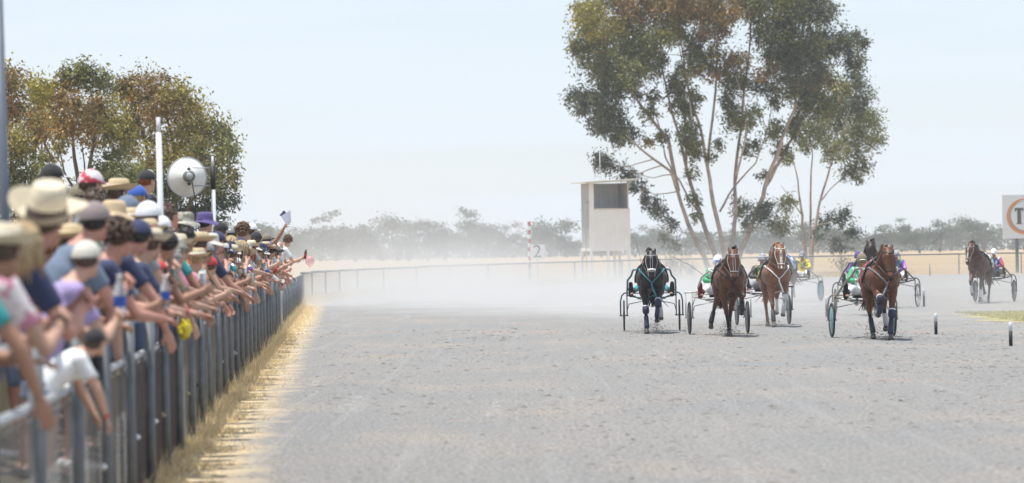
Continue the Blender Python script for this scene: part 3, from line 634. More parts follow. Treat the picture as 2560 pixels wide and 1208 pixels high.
obj('tape', MB().tube([(0, 0, h - .30), (0, 0, h + .02)], .037, 12), BLK, e); obj('spigot', MB().tube([(0, 0, h + .02), (0, 0, h + .16)], [.02, .014], 10), PVC, e)
hc = at(470, 442, 50.0); hs = empty('horn_loudspeaker', hc, label='round white horn loudspeaker clamped to the white pole above the crowd', cat='loudspeaker')
rot = Vector((.18, -.97, .02)).to_track_quat('Z', 'Y').to_matrix()   # driver (back) points at the camera, mouth away
prof_ = [(.275, -.16), (.262, -.155), (.245, -.13), (.20, -.07), (.15, 0), (.10, .06), (.075, .09), (.07, .12)]
hb = MB().lathe(prof_, 48, rot=rot).lathe([(.258, -.158), (.19, -.065), (.09, .055), (.06, .08)], 48, rot=rot)
obj('horn', hb, mat('speaker_white', (.72, .73, .70), .32, 0, .08, 7), hs)
obj('rim', MB().lathe([(.275 + .007 * math.cos(w), -.158 + .007 * math.sin(w)) for w in np.linspace(0, 2 * math.pi, 9)[:-1]], 48, rot=rot, closed=True), GSHEET, hs)
dm = mat('speaker_driver', (.17, .19, .17), .45, .2, .15, 20)
dr = obj('driver', MB().lathe([(.0001, .10), (.085, .10), (.088, .15), (.08, .185), (.06, .205), (.0001, .212)], 32, rot=rot), dm, hs)
obj('label_plate', MB().lathe([(.0001, .216), (.042, .215), (.046, .208)], 24, rot=rot), mat('plate_grey', (.45, .46, .46), .4, .3, .4, 60), dr)
for k in (-1, 1): obj('lug', MB().tube([rot @ Vector((0, k * .09, .13)), rot @ Vector((0, k * .125, .13))], [.03, .018], 10), mat('dark_lug', (.06, .06, .065), .5, .3), hs)
pp = at(536, 442, 50.0) - hc
for dz in (.12, -.13): obj('bracket', MB().tube([Vector((.05, 0, dz)) + rot @ Vector((0, 0, .08)), Vector((pp.x, pp.y, dz))], .009, 6), GALV, hs)
obj('cable', MB().tube([(.06, -.08, -.07), (.10, .0, -.35), (.10, .02, -.62), (.16, .03, -.8), (.30, .05, -.95)], .008, 6), BLK, hs)

# ------------------------------------------------------------------ horses
HLEG = {   # (f, z) per joint: top of leg, elbow/stifle, knee/hock, fetlock, hoof
 'F_stand': [(.50, 1.08), (.48, .86), (.60, .50), (.60, .17), (.65, .07)],
 'F_reach': [(.52, 1.08), (.52, .86), (.74, .54), (.78, .22), (.84, .12)],
 'F_lift': [(.52, 1.08), (.57, .87), (.86, .67), (.72, .39), (.62, .31)],
 'F_fold': [(.52, 1.08), (.60, .90), (.90, .80), (.72, .55), (.58, .50)],
 'F_back': [(.48, 1.08), (.42, .86), (.34, .50), (.20, .19), (.20, .08)],
 'H_stand': [(-.66, 1.15), (-.50, .86), (-.66, .52), (-.50, .17), (-.46, .07)],
 'H_push': [(-.70, 1.15), (-.62, .86), (-.98, .56), (-1.06, .22), (-1.06, .10)],
 'H_lift': [(-.66, 1.15), (-.46, .88), (-.72, .60), (-.74, .30), (-.78, .22)],
 'H_back': [(-.72, 1.15), (-.66, .88), (-1.06, .66), (-1.22, .38), (-1.30, .32)]}
def horse_body(coat, points, legs, head_col=None, neck=(0, 0), white=(), raise_=0., seed=0):
    """faces +Y. legs: {'fl':(name,x_end)}; x positive is the horse's right"""
    mb = MB(); c = coat; p = points
    def T(pts, rad, n=12, col=c, **k): mb.col = col; mb.tube(pts, rad, n, rnd=True, **k)
    dark = tuple(a * .55 + b * .45 for a, b in zip(c, p))
    # trunk: rings along the spine
    T([(0, .50, 1.22), (0, .30, 1.20), (0, .05, 1.18), (0, -.25, 1.19), (0, -.50, 1.24), (0, -.72, 1.24)], [(.235, .31), (.27, .345), (.29, .345), (.285, .325), (.265, .30), (.225, .26)], 18, ref=(1, 0, 0))
    T([(0, .50, 1.20), (0, .62, 1.17)], [(.23, .27), (.20, .22)], 14, ref=(1, 0, 0))
    for s in (-1, 1):
        T([(s * .12, .60, 1.22), (s * .13, .56, 1.02)], [.13, .11]); T([(s * .15, .36, 1.34), (s * .18, .44, 1.08)], [.12, .13])    # breast, shoulder
        T([(s * .12, -.72, 1.30), (s * .16, -.70, 1.08)], [.155, .15]); T([(s * .10, -.45, 1.40), (s * .12, -.70, 1.36)], [.12, .12])
    T([(0, .35, 1.44), (0, .1, 1.46), (0, -.5, 1.45)], [.10, .10, .12], col=c)
    nx, nz = neck
    # neck and head
    H0 = Vector((nx, .96, 1.70 + raise_))
    T([(0, .48, 1.32), (nx * .3, .66, 1.46 + raise_ * .4), (nx * .7, .83, 1.60 + raise_ * .8), tuple(H0)], [(.155, .25), (.115, .195), (.095, .155), (.085, .12)], 14, ref=(1, 0, 0))
    hd = Vector((0, .27, -.52)).normalized(); hd = Matrix.Rotation(nz, 3, 'Z') @ hd; hc = head_col or c
    def h(t, off=(0, 0, 0)): return H0 + hd * t + Matrix.Rotation(nz, 3, 'Z') @ Vector(off)
    T([h(.02, (0, .04, 0)), h(.12, (0, .05, 0)), h(.22, (0, .03, 0)), h(.36, (0, .02, 0)), h(.46, (0, .015, 0)), h(.54, (0, .01, 0))], [(.080, .10), (.100, .125), (.088, .12), (.062, .085), (.055, .065), (.058, .06)], 14, col=hc, ref=(1, 0, 0))
    T([h(.56, (0, 0, 0)), h(.60, (0, -.01, 0))], [(.06, .052), (.05, .045)], 12, col=p, ref=(1, 0, 0))
    for s in (-1, 1):
        T([h(.14, (s * .055, -.05, -.02)), h(.26, (s * .05, -.045, 0))], [.06, .045], col=hc)      # jaw
        T([h(.14, (s * .085, .07, 0)), h(.17, (s * .088, .075, 0))], [.028, .025], col=hc)
        mb.col = p; mb.ell(h(.545, (s * .035, .045, 0)), (.018, .014, .022))
        mb.col = hc; e0 = h(-.03, (s * .062, .0, 0)); e1 = h(-.17, (s * .085, .03, 0)); em = h(-.10, (s * .082, .02, 0))
        mb.tube([e0, em, e1], [(.032, .026), (.034, .018), (.008, .006)], 10, ref=(0, 1, 0))
    # legs
    for key, (nm, x1) in legs.items():
        s = -1 if key[1] == 'l' else 1; J = HLEG[nm]; fore = key[0] == 'f'; x0 = s * (.15 if fore else .15); xs = [x0, x0, (x0 + x1) / 2, x1, x1]
        P = [Vector((xs[i], J[i][0], J[i][1])) for i in range(5)]
        if fore:
            T([P[0], P[1]], [.115, .095], col=c); T([P[1], P[1].lerp(P[2], .5), P[2]], [.090, .062, .050], col=c); k_ = p
            T([P[2] + Vector((0, 0, .02)), P[2] - Vector((0, 0, .02))], [.054, .050], col=dark)
        else:
            T([P[0], P[1]], [(.13, .17), (.11, .13)], col=c, ref=(1, 0, 0)); T([P[1], P[1].lerp(P[2], .5), P[2]], [.105, .068, .050], col=c); k_ = p
            T([P[2], P[2] + Vector((0, -.03, .04))], [.050, .035], col=dark)
        lc_ = (.55, .52, .5) if key in white else k_
        T([P[2], P[2].lerp(P[3], .5), P[3]], [.044, .036, .042], col=lc_)
        T([P[3], P[4]], [.044, .040], col=lc_)
        d = (P[4] - P[3]).normalized(); mb.col = (.09, .08, .07); mb.tube([P[4] - d * .01, P[4] + d * .07], [.048, .062], 12)
    def fix(v, C):
        n = np.sin(v[:, 0] * 9 + seed) * np.sin(v[:, 1] * 7) * np.sin(v[:, 2] * 8 + 1); C = C * (1 + .12 * n)[:, None]
        return C
    me = remesh(mb, .017, 3, 'body', True, fix); return me, H0, hd, h
def bvh_of(me): return BVHTree.FromPolygons([v.co for v in me.vertices], [p.vertices for p in me.polygons])
def wrap_strap(mb, bvh, pts, r=.011, off=.006, sub=5, wide=None):
    P = [Vector(p) for p in pts]; out = []
    for i in range(len(P) - 1):
        for k in range(sub): out.append(P[i].lerp(P[i + 1], k / sub))
    out.append(P[-1]); q = []
    for p in out:
        loc, nr, _, d = bvh.find_nearest(p); q.append(loc + nr * off if loc is not None else p)
    mb.tube(q, r if wide is None else [(wide, r)] * len(q), 6, ref=None)
HAIRM = {}
def horse(name_label, pos, rz, coat, points, legs, cloth, straps, boots=None, mane=None, neck=(0, 0), raise_=0., white=(), blink=False, nose=None, blaze=None, seed=0, collar=None, legboots=None, group=None):
    me, H0, hd, h = horse_body(coat, points, legs, neck=neck, raise_=raise_, white=white, seed=seed); bv = bvh_of(me)
    rt = empty('horse', pos, rz, label=name_label, cat='horse', group=group)
    HM = mat('horse_coat', (1, 1, 1), .45, var=.2, scale=6, attr=True, spec=.3, bump=.5, bscale=9)
    obj('body', me, HM, rt)
    q = np.random.default_rng(seed + 50); mc = mane or points
    HR = mat('horse_hair_%d' % int(mc[0] * 1000), mc, .55, var=.3, scale=20)
    # mane, forelock, tail as locks of hair
    m1 = MB(); 
    for k in range(34):
        t = k / 33; b = Vector((0, .42, 1.52)).lerp(H0 + Vector((0, -.04, .10)), t) + Vector((q.normal(0, .012), 0, .02)); sd = 1 if seed % 2 else -1
        e = b + Vector((sd * q.uniform(.06, .16), q.uniform(-.10, .02), q.uniform(-.16, .02))); m1.tube([b, b.lerp(e, .5) + Vector((sd * .02, 0, .045)), e], [.022, .020, .004], 5)
    obj('mane', m1, HR, rt); m2 = MB()
    for k in range(9):
        b = h(-.05, (q.normal(0, .03), .03, 0)); e = h(.08, (q.normal(0, .05), .11, 0)); m2.tube([b, b.lerp(e, .5) + Vector((0, .04, .02)), e], [.014, .014, .003], 5)
    obj('forelock', m2, HR, rt); m3 = MB()
    for k in range(26):
        b = Vector((q.normal(0, .02), -.93, 1.36)); m3.tube([b, b + Vector((q.normal(0, .03), -.16, -.08)), b + Vector((q.normal(0, .07), -.26 + q.normal(0, .05), -.42)), b + Vector((q.normal(0, .11), -.30 + q.normal(0, .09), -.82))], [.026, .030, .026, .004], 5)
    obj('tail', m3, HR, rt)
    for s in (-1, 1): obj('eye', MB().ell(h(.155, (s * .096, .085, 0)), (.014, .019, .019)), mat('horse_eye', (.01, .008, .006), .08), rt)
    st = mat('strap_%s' % straps, {'white': (.72, .72, .70), 'black': (.02, .02, .022), 'teal': (.03, .26, .30), 'silver': (.40, .40, .41)}[straps], .45)
    B = MB()
    for s in (-1, 1):
        wrap_strap(B, bv, [h(-.03, (s * .07, .02, 0)), h(.12, (s * .11, .03, 0)), h(.28, (s * .09, .03, 0)), h(.46, (s * .07, .02, 0))], .006)
        wrap_strap(B, bv, [h(.03, (0, .18, 0)), h(.02, (s * .10, .10, 0)), h(0, (s * .11, 0, 0))], .009)
        wrap_strap(B, bv, [h(.40, (0, .12, 0)), h(.41, (s * .08, .06, 0)), h(.42, (s * .07, -.06, 0)), h(.43, (0, -.10, 0))], .009)
        wrap_strap(B, bv, [h(.03, (s * .02, .2, 0)), h(.2, (s * .03, .16, 0)), h(.40, (s * .03, .12, 0))], .0045)
        B.lathe([(.026 + .006 * math.cos(w), .006 * math.sin(w)) for w in np.linspace(0, 6.283, 7)[:-1]], 14, c=h(.50, (s * .07, .0, 0)), rot=Matrix.Rotation(R(90), 3, 'Y'), closed=True)
    obj('bridle', B, st, rt)
    if nose: obj('noseband', MB().tube([h(.37, (-.08, .075, 0)), h(.36, (0, .115, 0)), h(.37, (.08, .075, 0))], [(.03, .022)] * 3, 8), mat('nose_%s' % nose, {'white': (.75, .75, .72), 'black': (.02, .02, .02)}[nose], .9), rt)
    if blaze:
        v_ = MB(); 
        for t in np.linspace(.08, .46, 12):
            loc, nr, _, _ = bv.find_nearest(h(t, (0, .25, 0))); v_.ell(loc, (.016 + .012 * math.sin(t * 30), .004, .022), rot=nr.to_track_quat('Y', 'Z').to_matrix(), nu=8, nv=4)
        obj('blaze', v_, mat('blaze_white', (.66, .62, .58), .6), rt)
    if blink:
        for s in (-1, 1): obj('blinker', MB().ell(h(.15, (s * .115, .04, 0)), (.022, .05, .06), nu=12, nv=8), BLK, rt)
    # breast collar
    if collar:
        cm = mat('collar_%s' % collar, {'white': (.74, .74, .72), 'black': (.02, .02, .022), 'teal': (.03, .24, .28), 'grey': (.22, .23, .25)}[collar], .6); cb = MB()
        for s in (-1, 1): wrap_strap(cb, bv, [(0, .95, 1.06), (s * .12, .9, 1.18), (s * .24, .75, 1.32), (s * .32, .45, 1.42), (s * .33, .1, 1.44)], .012, .008, 6, wide=.024)
        wrap_strap(cb, bv, [(0, .95, 1.06), (0, .9, .9), (0, .62, .80), (0, .4, .75)], .010, .008, 6, wide=.018)
        obj('breast_collar', cb, cm, rt)
    # girth, saddle pad and racing cloth lie on the back
    def sheet(nm, f0, f1, half, m, off, nx=10, nf=5, flare=.0):
        vs_ = []
        for i in range(nf + 1):
            for j in range(-nx, nx + 1):
                w = half * j / nx; f = f0 + (f1 - f0) * i / nf; o_ = Vector((0, f, 1.15)); d = Vector((math.sin(w), 0, math.cos(w)))
                hit, nr, _, _ = bv.ray_cast(o_ + d * 1.0, -d); hit = hit or o_ + d * .3; vs_.append(hit + d * (off + flare * abs(j / nx) ** 2 * (1 + .4 * math.sin(i * 2.1))))
        W = 2 * nx + 1; fs = [(i * W + j, i * W + j + 1, (i + 1) * W + j + 1, (i + 1) * W + j) for i in range(nf) for j in range(W - 1)]
        me_ = MB().add(vs_, fs).mesh(nm); o = obj(nm, me_, m, rt); so = o.modifiers.new('t', 'SOLIDIFY'); so.thickness = .012; so.offset = 1; return o
    sheet('racing_cloth', .02, -.48, 1.75, cloth, .012, flare=.03)
    sheet('saddle_pad', .22, .06, 1.5, BLK, .03); sheet('girth', .16, .10, 3.0, BLK, .008, nx=14)
    sd_ = MB().tube([(-.32, .14, 1.30), (-.27, .14, 1.42), (-.10, .14, 1.57), (0, .14, 1.60), (.10, .14, 1.57), (.27, .14, 1.42), (.32, .14, 1.30)], .03, 8)
    obj('saddle', sd_, BLK, rt)
    # reins run back to the driver's hands
    rn = MB()
    for s in (-1, 1): rn.tube([h(.50, (s * .075, 0, 0)), (s * .20, .5, 1.52), (s * .17, .1, 1.60), (s * .12, -1.3, 1.30), (s * .13, -1.86, 1.14)], .009, 5)
    obj('reins', rn, mat('rein_leather', (.10, .07, .05), .6), rt)
    # boots on the legs
    for key, (nm, x1) in legs.items():
        bt = (legboots or {}).get(key)
        if not bt: continue
        s = -1 if key[1] == 'l' else 1; J = HLEG[nm]; x0 = s * .15; a = Vector(((x0 + x1) / 2, *J[2])); b = Vector((x1, *J[3])); c0 = Vector((x0, *J[1]))
        bmats = {'k': (BLK, BLK), 'n': (mat('navy_boot', (.02, .025, .06), .6), WHITE), 'w': (mat('pale_boot', (.5, .5, .5), .6), BLK)}[bt[0]]
        if 'K' in bt:   # knee boot
            ob = obj('knee_boot', MB().tube([a.lerp(c0, .28), a, a.lerp(b, .22)], [.066, .076, .060], 14), bmats[0], rt)
            obj('boot_strap', MB().tube([a.lerp(c0, .20), a.lerp(c0, .26)], .073, 14), bmats[1], ob)
        obj('leg_boot', MB().tube([a.lerp(b, .35), b, b.lerp(Vector((x1, *J[4])), .4)], [.048, .055, .050], 12), bmats[0], rt)
    return rt
TYRE = mat('tyre_rubber', (.022, .022, .024), .7); SPOKE = mat('spoke_steel', (.55, .56, .58), .35, .7)
def wheel_meshes():
    r = .325; ty = MB().lathe([(r + .02 * math.cos(w), .020 * math.sin(w)) for w in np.linspace(0, 6.283, 9)[:-1]], 40, rot=Matrix.Rotation(R(90), 3, 'Y'), closed=True).mesh('tyre')
    rm = MB().lathe([(.306, -.013), (.306, .013), (.285, .010), (.285, -.010)], 40, rot=Matrix.Rotation(R(90), 3, 'Y'), closed=True).mesh('rim')
    sp = MB()
    for k in range(24):
        w = 2 * math.pi * k / 24; sp.tube([(.02 * (1 if k % 2 else -1), .03 * math.cos(w), .03 * math.sin(w)), (0, .29 * math.cos(w + .25), .29 * math.sin(w + .25))], .0035, 4)
    sp.tube([(-.04, 0, 0), (.04, 0, 0)], .03, 12); dk = MB().lathe([(.0001, .028), (.10, .022), (.29, .006), (.29, -.006), (.10, -.022), (.0001, -.028)], 40, rot=Matrix.Rotation(R(90), 3, 'Y'))
    return ty, rm, sp.mesh('spokes'), dk.mesh('wheel_disc')
WM = wheel_meshes()
def sulky(pos, rz, paint, wheelkind, label, flat=False, group='racing sulkies on the track'):
    rt = empty('sulky', pos, rz, label=label, cat='sulky', group=group)
    AX = .345
    for s in (-1, 1):
        if flat:   # squared arch: level top bar over the wheel
            sh = [(s * .30, 2.35, 1.30), (s * .35, 1.9, 1.36), (s * .47, 1.4, 1.22), (s * .50, .9, 1.02), (s * .47, .3, .90), (s * .45, 0, .88)]
        else:
            sh = [(s * .29, 2.35, 1.31), (s * .31, 2.0, 1.38), (s * .40, 1.75, 1.36), (s * .44, 1.55, 1.24), (s * .52, 1.45, 1.14), (s * .53, .8, 1.0), (s * .54, .3, .86), (s * .545, 0, .80)]
        obj('shaft', MB().tube(sh, .021, 10), paint, rt)
        fk = MB(); yi, yo = s * .545, s * .69
        fk.tube([(yi, 0, .88 if flat else .84), (yi, 0, AX)], .014, 8)
        if flat: fk.tube([(s * .45, 0, .885), (s * .72, 0, .885)], .018, 8).tube([(yo, 0, .88), (yo, 0, AX)], .014, 8).tube([(s * .45, .02, .86), (s * .545, .02, .62)], .010, 6)
        else: fk.tube([(s * .53, .25, .86), (s * .60, .02, .845), (s * .66, 0, .79), (yo, 0, .66), (yo, 0, AX)], .017, 8)
        for z in (.60, .76): fk.tube([(yi, -.005, z), (yi, .0, z + .01)], .014, 6)
        fk.tube([(yi - s * .03, 0, AX), (yo + s * .03, 0, AX)], .013, 8).tube([(s * .50, .0, .60), (yi, 0, .45)], .008, 6)
        obj('fork', fk, paint, rt)
        w = empty('wheel', (s * .615, 0, AX)); w.parent = rt
        obj('tyre', WM[0], TYRE, w); obj('rim', WM[1], SPOKE if wheelkind == 'spoke' else TYRE, w)
        if wheelkind == 'spoke': obj('spokes', WM[2], SPOKE, w)
        else: obj('wheel_disc', WM[3], mat('disc_' + wheelkind, {'blue': (.05, .27, .36), 'teal': (.16, .30, .33), 'dark': (.035, .04, .05)}[wheelkind], .3, .1), w)
        stp = MB().tube([(s * .53, .75, .98), (s * .46, .80, .80)], .012, 6).tube([(s * .46, .80, .80), (s * .34, .80, .78)], .014, 6).tube([(s * .46, .8, .80), (s * .50, .25, .80)], .008, 6)
        obj('stirrup', stp, paint, rt)
    obj('cross_bar', MB().tube([(-.55, 0, .80), (-.3, .05, .74), (0, .06, .72), (.3, .05, .74), (.55, 0, .80)], .018, 8).tube([(-.545, .2, .84), (.545, .2, .84)], .013, 8).tube([(-.5, 0, .60), (0, .04, .70), (.5, 0, .60)], .010, 6), paint, rt)
    se = MB().box((0, .05, .80), (.36, .30, .05)).box((0, -.11, .88), (.34, .04, .16)); obj('seat', se, BLK, rt)
    obj('dust_sheet', MB().tube([(-.30, .30, .72), (0, .34, .66), (.30, .30, .72)], [(.16, .01)] * 3, 8, ref=(0, 0, 1)), mat('sheet_grey', (.12, .125, .12), .6), rt)
    return rt

# ------------------------------------------------------------------ people
SK = mat('skin', (.48, .29, .215), .5, var=.08, scale=8, attr=True, spec=.35); SK2 = mat('skin_tanned', (.35, .19, .13), .5, var=.08, scale=8, attr=True, spec=.35)
SK3 = mat('skin_sunburnt', (.50, .25, .19), .5, var=.08, scale=8, attr=True, spec=.35); SK4 = mat('skin_pale', (.55, .33, .24), .5, var=.08, scale=8, attr=True, spec=.35)
def hand(mb, w, e, palm_n, curl, s, grip=0):
    """w wrist, e direction of the hand, palm_n palm normal, curl 0..1, s thumb side vector sign"""
    e = e.normalized(); pn = (palm_n - e * palm_n.dot(e)).normalized(); sd = e.cross(pn).normalized() * s
    mb.tube([w - e * .01, w + e * .045, w + e * .085], [(.026, .018), (.040, .016), (.040, .014)], 10, ref=tuple(pn), rnd=False)
    for i, L in enumerate((.070, .078, .073, .058)):
        b = w + e * .085 + sd * (.030 - .020 * i); a = curl * 1.1; d1 = (e * math.cos(a * .6) + pn * math.sin(a * .6)); d2 = (e * math.cos(a * 1.5) + pn * math.sin(a * 1.5))
        mb.tube([b - e * .02, b + d1 * L * .5, b + d1 * L * .5 + d2 * L * .5], [.0105, .0095, .008], 7, rnd=True)
    b = w + e * .03 + sd * .032; mb.tube([b - sd * .012, b + (sd * .7 + e * .6 + pn * .3 * (1 + curl)).normalized() * .035, b + (sd * .45 + e * .9 + pn * .5 * (1 + curl)).normalized() * .065], [.014, .012, .009], 7, rnd=True)
def person_meshes(J, yaw=0., pitch=0., palms=None, curls=(.5, .5), female=False, vox=.0085):
    """J joints: pel, che, nek, hed, sh/el/wr/hp/kn/an with l/r. returns meshes and the head matrix"""
    V = {k: Vector(v) for k, v in J.items()}; mb = MB(); skin = (1, 1, 1); mb.col = skin
    HR_ = Matrix.Rotation(yaw, 3, 'Z') @ Matrix.Rotation(pitch, 3, 'X'); hc = V['hed']
    sw = (V['shr'] - V['shl']); lat = sw.normalized()
    mb.tube([V['pel'] - Vector((0, 0, .02)), V['pel'].lerp(V['che'], .45), V['che'], V['che'].lerp(V['nek'], .6)], [(.155, .11), (.135, .10), (.165, .115), (.12, .09)], 14, ref=tuple(lat.cross((V['che'] - V['pel']).normalized())), rnd=True)
    mb.tube([V['che'].lerp(V['nek'], .7), V['nek'], hc + HR_ @ Vector((0, -.01, -.05))], [.072, .056, .055], 12)
    mb.ell(hc + HR_ @ Vector((0, -.012, .025)), (.074, .094, .098), HR_, 16, 12)
    mb.tube([hc + HR_ @ Vector((0, .03, -.02)), hc + HR_ @ Vector((0, .052, -.085))], [(.060, .058), (.040, .032)], 12, ref=tuple(HR_ @ Vector((0, 1, 0))), rnd=True)
    mb.tube([hc + HR_ @ Vector((0, .082, .018)), hc + HR_ @ Vector((0, .102, -.022))], [.009, .015], 8, rnd=True)      # nose
    mb.tube([hc + HR_ @ Vector((-.04, .078, .034)), hc + HR_ @ Vector((.04, .078, .034))], .010, 6, rnd=True)        # brow
    mb.col = (.85, .45, .42); mb.tube([hc + HR_ @ Vector((-.02, .083, -.052)), hc + HR_ @ Vector((.02, .083, -.052))], .008, 6, rnd=True); mb.col = skin
    for s in (-1, 1): mb.ell(hc + HR_ @ Vector((s * .076, -.008, -.002)), (.009, .020, .032), HR_ @ Matrix.Rotation(s * .25, 3, 'Z'), 8, 8)
    for s, a in ((-1, 'l'), (1, 'r')):
        sh, el, wr = V['sh' + a], V['el' + a], V['wr' + a]
        mb.tube([V['che'].lerp(V['nek'], .55), sh], [.075, .062], 10, rnd=True)
        mb.tube([sh, sh.lerp(el, .45), el], [.056, .049, .039], 10, rnd=True); mb.tube([el, el.lerp(wr, .3), el.lerp(wr, .7), wr], [.040, .042, .033, .025], 10, rnd=True)
        d = (wr - el).normalized(); pn = Vector(palms[0 if s < 0 else 1]) if palms else Vector((0, 0, -1)); hand(mb, wr, d, pn, curls[0 if s < 0 else 1], 1 if s < 0 else -1)
        hp, kn, an = V['hp' + a], V['kn' + a], V['an' + a]
        mb.tube([hp, hp.lerp(kn, .5), kn], [.092, .078, .056], 10, rnd=True); mb.tube([kn, kn.lerp(an, .35), an], [.054, .055, .036], 10, rnd=True)
        mb.tube([an + Vector((0, -.04, -.03)), an + Vector((0, .15, -.045))], [(.038, .034), (.040, .022)], 8, ref=(0, 0, 1), rnd=True)
    out = {'body': remesh(mb, vox, 2, 'body', True)}
    # shirt
    def shirt(sleeve, grow, sk):
        m = MB(); m.tube([V['pel'] - Vector((0, 0, .08)), V['pel'].lerp(V['che'], .45), V['che'], V['che'].lerp(V['nek'], .62)], [(.172, .13), (.158, .122), (.182, .132), (.13, .10)], 16, ref=tuple(lat.cross((V['che'] - V['pel']).normalized())), rnd=False)
        m.tube([V['che'].lerp(V['nek'], .6), V['che'].lerp(V['nek'], .88)], [.10, .074], 12)
        for a in 'lr':
            sh, el, wr = V['sh' + a], V['el' + a], V['wr' + a]
            m.tube([V['che'].lerp(V['nek'], .5), sh], [.090, .074], 10, rnd=True)
            if sleeve > 0:
                e = sh.lerp(el, min(1, sleeve)); m.tube([sh, e], [.070, .062], 10)
                if sleeve > 1: m.tube([el - (el - sh) * .05, el.lerp(wr, min(1, sleeve - 1))], [.056, .042], 10)
        q_ = m
        return remesh(q_, .014, 2, 'shirt')
    out['shirt'] = shirt(.62, .012, 0); out['tank'] = shirt(0, .012, 0); out['long'] = shirt(1.92, .012, 0)
    def pants(full):
        m = MB(); m.tube([V['pel'] + Vector((0, 0, .06)), V['pel'] - Vector((0, 0, .09))], [(.168, .125), (.178, .14)], 14, ref=(0, 1, 0), rnd=False)
        for a in 'lr':
            hp, kn, an = V['hp' + a], V['kn' + a], V['an' + a]; m.tube([hp, hp.lerp(kn, .5), kn if full else hp.lerp(kn, .85)], [.108, .098, .072 if full else .092], 10)
            if full: m.tube([kn - (kn - hp) * .05, kn.lerp(an, .9)], [.074, .058], 10)
        return remesh(m, .016, 2, 'trousers')
    out['shorts'] = pants(False); out['jeans'] = pants(True)
    sb = MB()
    for a in 'lr':
        an = V['an' + a]; sb.tube([an + Vector((0, -.055, -.045)), an + Vector((0, .06, -.05)), an + Vector((0, .17, -.06))], [(.046, .040), (.048, .038), (.044, .026)], 10, ref=(0, 0, 1), rnd=True)
    out['shoes'] = sb.mesh('shoes'); out['headM'] = Matrix.Translation(hc) @ HR_.to_4x4()
    out['hands'] = {a: (V['wr' + a] + (V['wr' + a] - V['el' + a]).normalized() * .09) for a in 'lr'}; out['wr'] = {a: (V['wr' + a] - (V['wr' + a] - V['el' + a]).normalized() * .015, (V['wr' + a] - V['el' + a]).normalized()) for a in 'lr'}; out['top'] = hc.z + .125; out['hx'] = hc
    return out
BASEJ = dict(hpl=(-.095, -.02, .90), hpr=(.095, -.02, .90), knl=(-.11, .04, .50), knr=(.11, .0, .50), anl=(-.13, .0, .085), anr=(.13, -.03, .085))
def lean(**k):
    J = dict(BASEJ, pel=(0, -.02, .94), che=(0, .15, 1.26), nek=(0, .25, 1.44), hed=(0, .34, 1.565), shl=(-.18, .20, 1.36), shr=(.18, .20, 1.36), ell=(-.25, .36, 1.05), wrl=(-.04, .52, 1.03), elr=(.25, .37, 1.05), wrr=(.12, .59, 1.02)); J.update(k); return J
def stand(**k):
    J = dict(BASEJ, pel=(0, 0, .94), che=(0, .01, 1.27), nek=(0, .0, 1.45), hed=(0, .03, 1.60), shl=(-.19, 0, 1.39), shr=(.19, 0, 1.39), ell=(-.25, -.03, 1.12), wrl=(-.24, .08, .88), elr=(.25, -.03, 1.12), wrr=(.24, .08, .88)); J.update(k); return J
PV = {}
Y0 = R(42)
PV['cross'] = person_meshes(lean(), Y0, -.05, curls=(.4, .5))
PV['hang'] = person_meshes(lean(elr=(.26, .38, 1.10), wrr=(.27, .47, .86), hed=(.02, .38, 1.54)), R(50), -.1, palms=((0, 0, -1), (-1, 0, 0)), curls=(.4, .35))
PV['hang2'] = person_meshes(lean(elr=(.22, .40, 1.06), wrr=(.18, .60, .95), ell=(-.25, .36, 1.06), wrl=(-.24, .47, .83), hed=(-.02, .33, 1.57)), R(30), -.1, palms=((1, 0, 0), (0, 0, -1)), curls=(.3, .6))
PV['reach'] = person_meshes(lean(elr=(.24, .37, 1.08), wrr=(.19, .59, 1.16), ell=(-.24, .36, 1.07), wrl=(-.12, .56, 1.10)), R(60), 0, palms=((1, 0, 0), (-1, 0, 0)), curls=(.8, .8))
PV['phone'] = person_meshes(lean(che=(0, .10, 1.27), nek=(0, .17, 1.45), hed=(0, .24, 1.59), shl=(-.18, .14, 1.38), shr=(.18, .14, 1.38), ell=(-.24, .34, 1.15), wrl=(-.07, .44, 1.34), elr=(.24, .34, 1.15), wrr=(.07, .45, 1.34)), R(40), 0, palms=((1, .3, 0), (-1, .3, 0)), curls=(.9, .9))
PV['clasp'] = person_meshes(lean(ell=(-.22, .38, 1.05), wrl=(-.03, .50, 1.18), elr=(.22, .38, 1.05), wrr=(.03, .52, 1.19)), R(48), .05, palms=((1, 0, 0), (-1, 0, 0)), curls=(1, 1))
PV['raise'] = person_meshes(lean(shr=(.19, .22, 1.40), elr=(.36, .38, 1.58), wrr=(.46, .48, 1.80)), R(45), .05, palms=((0, 0, -1), (0, 1, 0)), curls=(.5, 1.1))
PV['kid'] = person_meshes(lean(che=(0, .26, 1.12), nek=(0, .40, 1.24), hed=(0, .50, 1.31), shl=(-.18, .32, 1.18), shr=(.18, .32, 1.18), ell=(-.22, .42, .90), wrl=(-.16, .52, .70), elr=(.22, .46, .92), wrr=(.20, .54, .68)), R(40), .1, palms=((0, -1, 0), (0, -1, 0)), curls=(.4, .5))
PV['stand'] = person_meshes(stand(), R(25), 0)
PV['fold'] = person_meshes(stand(ell=(-.27, .06, 1.14), wrl=(.02, .22, 1.18), elr=(.27, .06, 1.14), wrr=(-.02, .25, 1.14)), R(40), 0, curls=(.3, .3))
